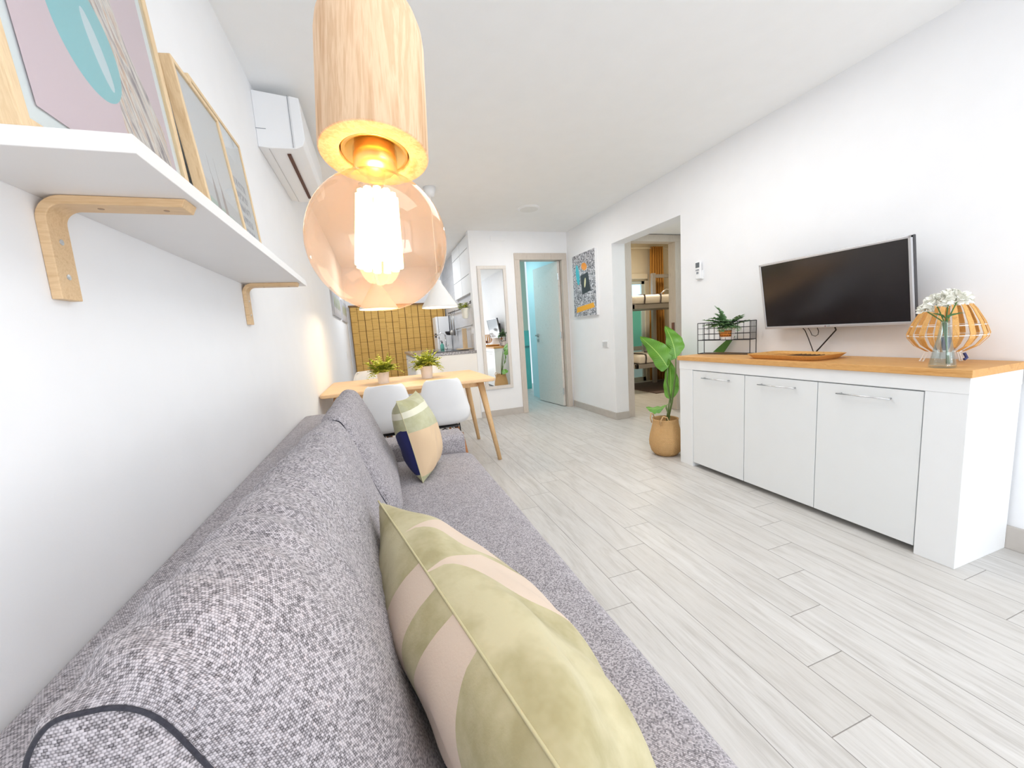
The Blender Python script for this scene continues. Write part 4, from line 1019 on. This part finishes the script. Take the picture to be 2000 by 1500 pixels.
for k in range(7): seg(at(1, k / 6, .105), at(1, k / 6, .235), .0016)
for k in range(1, 9): seg(at(k / 9, 0, .105), at(k / 9, 1, .105), .0014)
m_.build('wire_grid', IRON, rk)
cp = Vector(at(.53, .5, .107))
pf_ = thing('potted_fern', 'small white pot with orange label and dusty green fern in the rack', 'potted plant', tuple(cp))
MB().lathe([(0, 0), (.042, 0), (.056, .085), (.050, .085), (.04, .07), (0, .07)], tuple(cp), 28).build('pot', PLASTIC, pf_)
m_ = MB(); ca = math.atan2(-.97, -.2)
def band(u, v):
    a = PI + .15 - 1.15 + 2.3 * u; r = .0495 + .006 * v; return (cp.x + r * math.cos(a), cp.y + r * math.sin(a), cp.z + .022 + .046 * v)
lbl, n_, b_ = fresh('orange_label', .6)
o_ = n_.xyz(n_.obj())
rowv = n_.m('FRACT', n_.m('DIVIDE', n_.m('ADD', o_[2], .002), .018))
kk = n_.m('MULTIPLY', n_.m('GREATER_THAN', n_.noise(n_.scale(n_.obj(), (0, 1, .5)), 260, 2), .5), n_.m('GREATER_THAN', rowv, .45))
n_.l.new(n_.mix(kk, (.72, .28, .05), (.16, .05, .01)), b_.inputs['Base Color'])
m_.grid(band, 16, 3); m_.build('label_band', lbl, pf_, smooth=True, thick=.001)
random.seed(21)
f = MB()
for (a, e, L, dr_) in ((1.9, 1.25, .20, 1.6), (2.6, .5, .17, .9), (2.0, .2, .19, .9), (-1.7, .45, .19, .5), (-1.3, .6, .15, .7), (-2.3, .1, .15, 1.2), (1.2, .7, .17, .9), (3.0, .5, .13, 1.6), (3.4, .2, .12, 1.9), (-2.6, .5, .12, 1.2), (2.3, .9, .16, 1.6), (.3, .8, .1, 1.0), (-.5, .8, .1, 1.0), (1.6, .15, .2, 1.2), (-1.9, -.05, .17, 1.0), (2.8, .9, .14, 1.4), (-2.9, .8, .12, 1.3), (-1.2, .2, .18, .6), (2.3, .45, .19, .8), (1.7, 1.0, .16, 1.2)):
    e = e * .8 + .35
    frond(f, (cp.x, cp.y, cp.z + .082), (math.cos(a) * math.cos(e), math.sin(a) * math.cos(e), math.sin(e)), L * .95, .040, 22, dr_ * .85, lw=.38)
f.build('foliage', G2, pf_)

# lantern and vase
lc = Vector((2.87, 1.035, ZT))
ln = thing('bamboo_lantern', 'round bamboo slat lantern on white wire legs at the right end of the sideboard', 'lantern', tuple(lc))
WW = mat('white_wire', (.85, .85, .84), .4)
m_ = MB()
NS = 15
for k in range(NS):
    a = 2 * PI * k / NS; s_ = MB(); prf = [(.070, .255), (.085, .232), (.110, .180), (.126, .130), (.122, .110), (.098, .075), (.060, .050)]
    pts = [(lc.x + r * math.cos(a), lc.y + r * math.sin(a), lc.z + z) for r, z in prf]
    t_ = Vector((-math.sin(a), math.cos(a), 0)); wd = [.007, .008, .0095, .010, .010, .008, .006]
    vs = []
    for (r, z), ww in zip(prf, wd):
        rad = Vector((math.cos(a), math.sin(a), 0))
        for sr in (-.0014, .0014):
            for st in (-1, 1): vs.append(lc + rad * (r + sr) + t_ * (st * ww) + Vector((0, 0, z)))
    fs = []
    for i in range(6):
        p = i * 4; q = p + 4
        fs += [(p, p + 1, q + 1, q), (p + 2, q + 2, q + 3, p + 3), (p, q, q + 2, p + 2), (p + 1, p + 3, q + 3, q + 1)]
    fs += [(0, 2, 3, 1), (24, 25, 27, 26)]
    s_.add(vs, fs); s_.build('slat', BAMB, ln)
for r, z in ((.069, .252), (.1145, .165), (.1245, .122), (.060, .052)):
    MB().tube([(lc.x + r * math.cos(2 * PI * k / 40), lc.y + r * math.sin(2 * PI * k / 40), lc.z + z) for k in range(40)], .002, 6, closed=True).build('wire_ring', WW, ln, smooth=True)
for a in (100, 220, 340):
    c_, s2 = math.cos(R(a)), math.sin(R(a)); MB().tube([(lc.x + .058 * c_, lc.y + .058 * s2, lc.z + .052), (lc.x + .080 * c_, lc.y + .080 * s2, lc.z + .002), (lc.x + .068 * c_, lc.y + .068 * s2, lc.z + .002), (lc.x + .05 * c_, lc.y + .05 * s2, lc.z + .052)], .0026, 6).build('leg', WW, ln)
MB().lathe([(.0, .056), (.03, .056), (.033, .11), (.030, .11), (.028, .06), (0, .06)], tuple(lc), 24).build('candle_glass', mat('dark_glass', (.05, .05, .12), .1), ln, smooth=True)
MB().tube([(lc.x + .03, lc.y - .05, lc.z + .04), (lc.x + .028, lc.y - .06, lc.z + .02), (lc.x + .02, lc.y - .055, lc.z + .012)], .006, 6).build('strap', mat('navy_strap', (.04, .05, .18), .6), ln)

vc = Vector((2.665, .952, ZT))
va = thing('glass_vase', 'clear conical glass vase holding white flowers on the sideboard', 'vase', tuple(vc))
VG = clear_mat('vase_glass', (.88, .93, .94), ior=1.85)
MB().lathe([(0, .001), (.038, .001), (.041, .006), (.040, .014), (.030, .075), (.020, .13), (.0135, .18), (.0145, .192), (.012, .192), (.0115, .178), (.018, .13), (.028, .075), (.037, .012), (0, .008)], tuple(vc), 40).build('vase', VG, va, smooth=True)
fl = thing('flower_bunch', 'bunch of white flowers with green leaves standing in the glass vase', 'flowers', (vc.x, vc.y, vc.z + .02))
random.seed(5)
st = MB(); PET = mat('white_petal', (.88, .88, .82), .7); STM = mat('stem_green', (.10, .22, .06), .6)
heads = [(-.005, .03, .262, .038), (.0, -.030, .268, .040), (.0, .065, .238, .026), (.01, .0, .282, .034)]
for dx, dy, z, r in heads:
    MB().tube([(vc.x + dx * .3, vc.y - .016 - dy * .1, vc.z + .015), (vc.x, vc.y - .006 + dy * .05, vc.z + .12), (vc.x + dx * .2, vc.y + dy * .15, vc.z + .19), (vc.x + dx, vc.y + dy, vc.z + z)], .0022, 6).build('stem', STM, fl, smooth=True)
    pb = MB()
    for k in range(80):
        a = random.uniform(0, 2 * PI); e = random.uniform(-.5, 1.5); d = Vector((math.cos(a) * math.cos(e), math.sin(a) * math.cos(e), math.sin(e)))
        leaflet(pb, Vector((vc.x + dx, vc.y + dy, vc.z + z)) + d * r * .45, d + Vector((0, 0, .2)), (random.uniform(-1, 1), random.uniform(-1, 1), .5), r * .75, r * .55, bend=.3)
    pb.build('bloom', PET, fl)
lv = MB()
for k in range(7):
    a = random.uniform(0, 2 * PI); leaflet(lv, (vc.x, vc.y, vc.z + .20), (math.cos(a) * .6, math.sin(a), .35), (0, 0, 1), .06, .022)
lv.build('leaves', mat('flower_leaf', (.10, .25, .10), .6), fl)

# ------------------------------------------------------------------ floor plant in belly basket
def basket_mat():
    m, n, b = fresh('seagrass_weave', .85, .2)
    o = n.xyz(n.obj()); r = n.m('FLOOR', n.m('DIVIDE', o[2], .011))
    ang = n.m('ARCTAN2', o[1], o[0]); wv = n.m('SINE', n.m('ADD', n.m('MULTIPLY', ang, 60.0), n.m('MULTIPLY', r, 3.14159)))
    c = n.mix(n.m('MULTIPLY_ADD', wv, .25, .5), (.46, .26, .10), (.68, .42, .19))
    c = n.mix(n.m('MULTIPLY', n.noise(n.obj(), 30, 4, .7), .5), c, (.76, .52, .27))
    c = n.mix(n.m('MULTIPLY', n.m('LESS_THAN', n.m('FRACT', n.m('DIVIDE', o[2], .011)), .2), .5), c, (.25, .13, .05))
    n.l.new(c, b.inputs['Base Color']); n.l.new(n.bump(wv, .5, .004), b.inputs['Normal']); return m
BC = Vector((2.665, 2.62, 0))
pt = thing('potted_plant', 'tall broad-leaved green plant in a woven belly basket beside the sideboard', 'potted plant', tuple(BC))
MB().lathe([(0, .002), (.088, .002), (.116, .035), (.131, .085), (.133, .12), (.126, .17), (.112, .225), (.103, .265), (.101, .295), (.104, .308), (.097, .308), (.094, .295), (.096, .27), (.085, .24), (0, .235)], tuple(BC), 64).build('basket', basket_mat(), pt, smooth=True)
for sy in (-1, 1):
    c0 = BC + Vector((-.065, sy * .075, .30)); 
    MB().tube([(c0.x - .03, c0.y - .02 * sy, .27), (c0.x - .035, c0.y - .01 * sy, .31), (c0.x - .02, c0.y, .345), (c0.x + .01, c0.y + .01 * sy, .335), (c0.x + .03, c0.y + .015 * sy, .28)], .005, 8).build('handle', mat('rope_handle', (.55, .36, .18), .9), pt, smooth=True)
MB().lathe([(0, .24), (.088, .238)], tuple(BC), 32, cap=False).build('soil', mat('dark_soil', (.05, .03, .02), .95), pt)
def leaf_mat():
    m, n, b = fresh('banana_leaf', .4, .5)
    o = n.xyz(n.t.nodes.new('ShaderNodeTexCoord').outputs['UV'])
    f = n.m('ABSOLUTE', n.m('SUBTRACT', o[0], .5))
    vein = n.m('SINE', n.m('MULTIPLY', n.m('ADD', o[1], n.m('MULTIPLY', f, -.7)), 95.0))
    c = n.mix(n.noise(n.obj(), 6, 3), (.05, .19, .012), (.14, .38, .022))
    c = n.mix(n.m('MULTIPLY', n.m('GREATER_THAN', vein, .8), .22), c, (.28, .55, .08))
    c = n.mix(n.m('LESS_THAN', f, .018), c, (.38, .60, .14))
    n.l.new(c, b.inputs['Base Color']); n.l.new(n.bump(vein, .12, .003), b.inputs['Normal'])
    b.inputs['Transmission Weight'].default_value = 0.0
    return m
LEAF = leaf_mat(); STK = mat('plant_stalk', (.10, .16, .04), .5)
def big_leaf(stalk, tip, L, W, side, curl=.06, mm=None):
    """stalk: points; leaf blade grows from the last stalk point towards tip; side = direction across the blade"""
    base = Vector(stalk[-1]); tip = Vector(tip); ax = tip - base; s = Vector(side); s = (s - ax.normalized() * s.dot(ax.normalized())).normalized(); nr = ax.normalized().cross(s)
    m_ = MB(); NU, NV = 17, 26; uv = []
    def f(u, v):
        a = 2 * u - 1; wv = W * .5 * (math.sin(PI * v ** .62) ** .8 if 0 < v < 1 else .02)
        bend = math.sin(PI * v) * curl
        p = base + ax * v + s * (a * wv) + nr * (bend - .18 * wv * abs(a) ** 1.5 * -1 + .006 * math.sin(v * 22 + a * 3) * abs(a))
        return tuple(p)
    m_.grid(f, NU, NV)
    o_ = m_.build('leaf', mm or LEAF, pt, smooth=True)
    ul = o_.data.uv_layers.new(name='UVMap')
    for lp_ in o_.data.loops:
        i = lp_.vertex_index; ul.data[lp_.index].uv = ((i % NU) / (NU - 1), (i // NU) / (NV - 1))
    MB().tube(stalk, [.009 - .004 * k / (len(stalk) - 1) for k in range(len(stalk))], 8).build('stalk', STK, pt, smooth=True)
s0 = (BC.x + .01, BC.y, .24)
big_leaf([s0, (2.71, 2.60, .42), (2.72, 2.66, .60), (2.74, 2.67, .72)], (2.76, 3.06, .985), .5, .205, (.25, -.45, 1), .04)
big_leaf([s0, (2.70, 2.58, .45), (2.74, 2.58, .68), (2.76, 2.60, .80)], (2.86, 2.84, 1.07), .4, .18, (.25, -1, .5), .03)
big_leaf([s0, (2.69, 2.60, .32), (2.70, 2.65, .385), (2.71, 2.66, .40)], (2.69, 2.90, .35), .3, .12, (.9, .1, .5), .025)
big_leaf([s0, (2.70, 2.63, .36), (2.72, 2.63, .46)], (2.75, 2.67, .80), .35, .13, (.5, -1, 0), .03)
tag(MB().prism([(2.44, .8395), (2.335, .8395), (2.235, .962), (2.275, .962)], 2.985, 2.988, 'x').build('leaf_blade', mat('dark_leaf', (.05, .17, .015), .5, var=.2), base=(2.986, 2.3, .84)), 'dark green leaf blade slanting behind the wire rack', 'leaf')
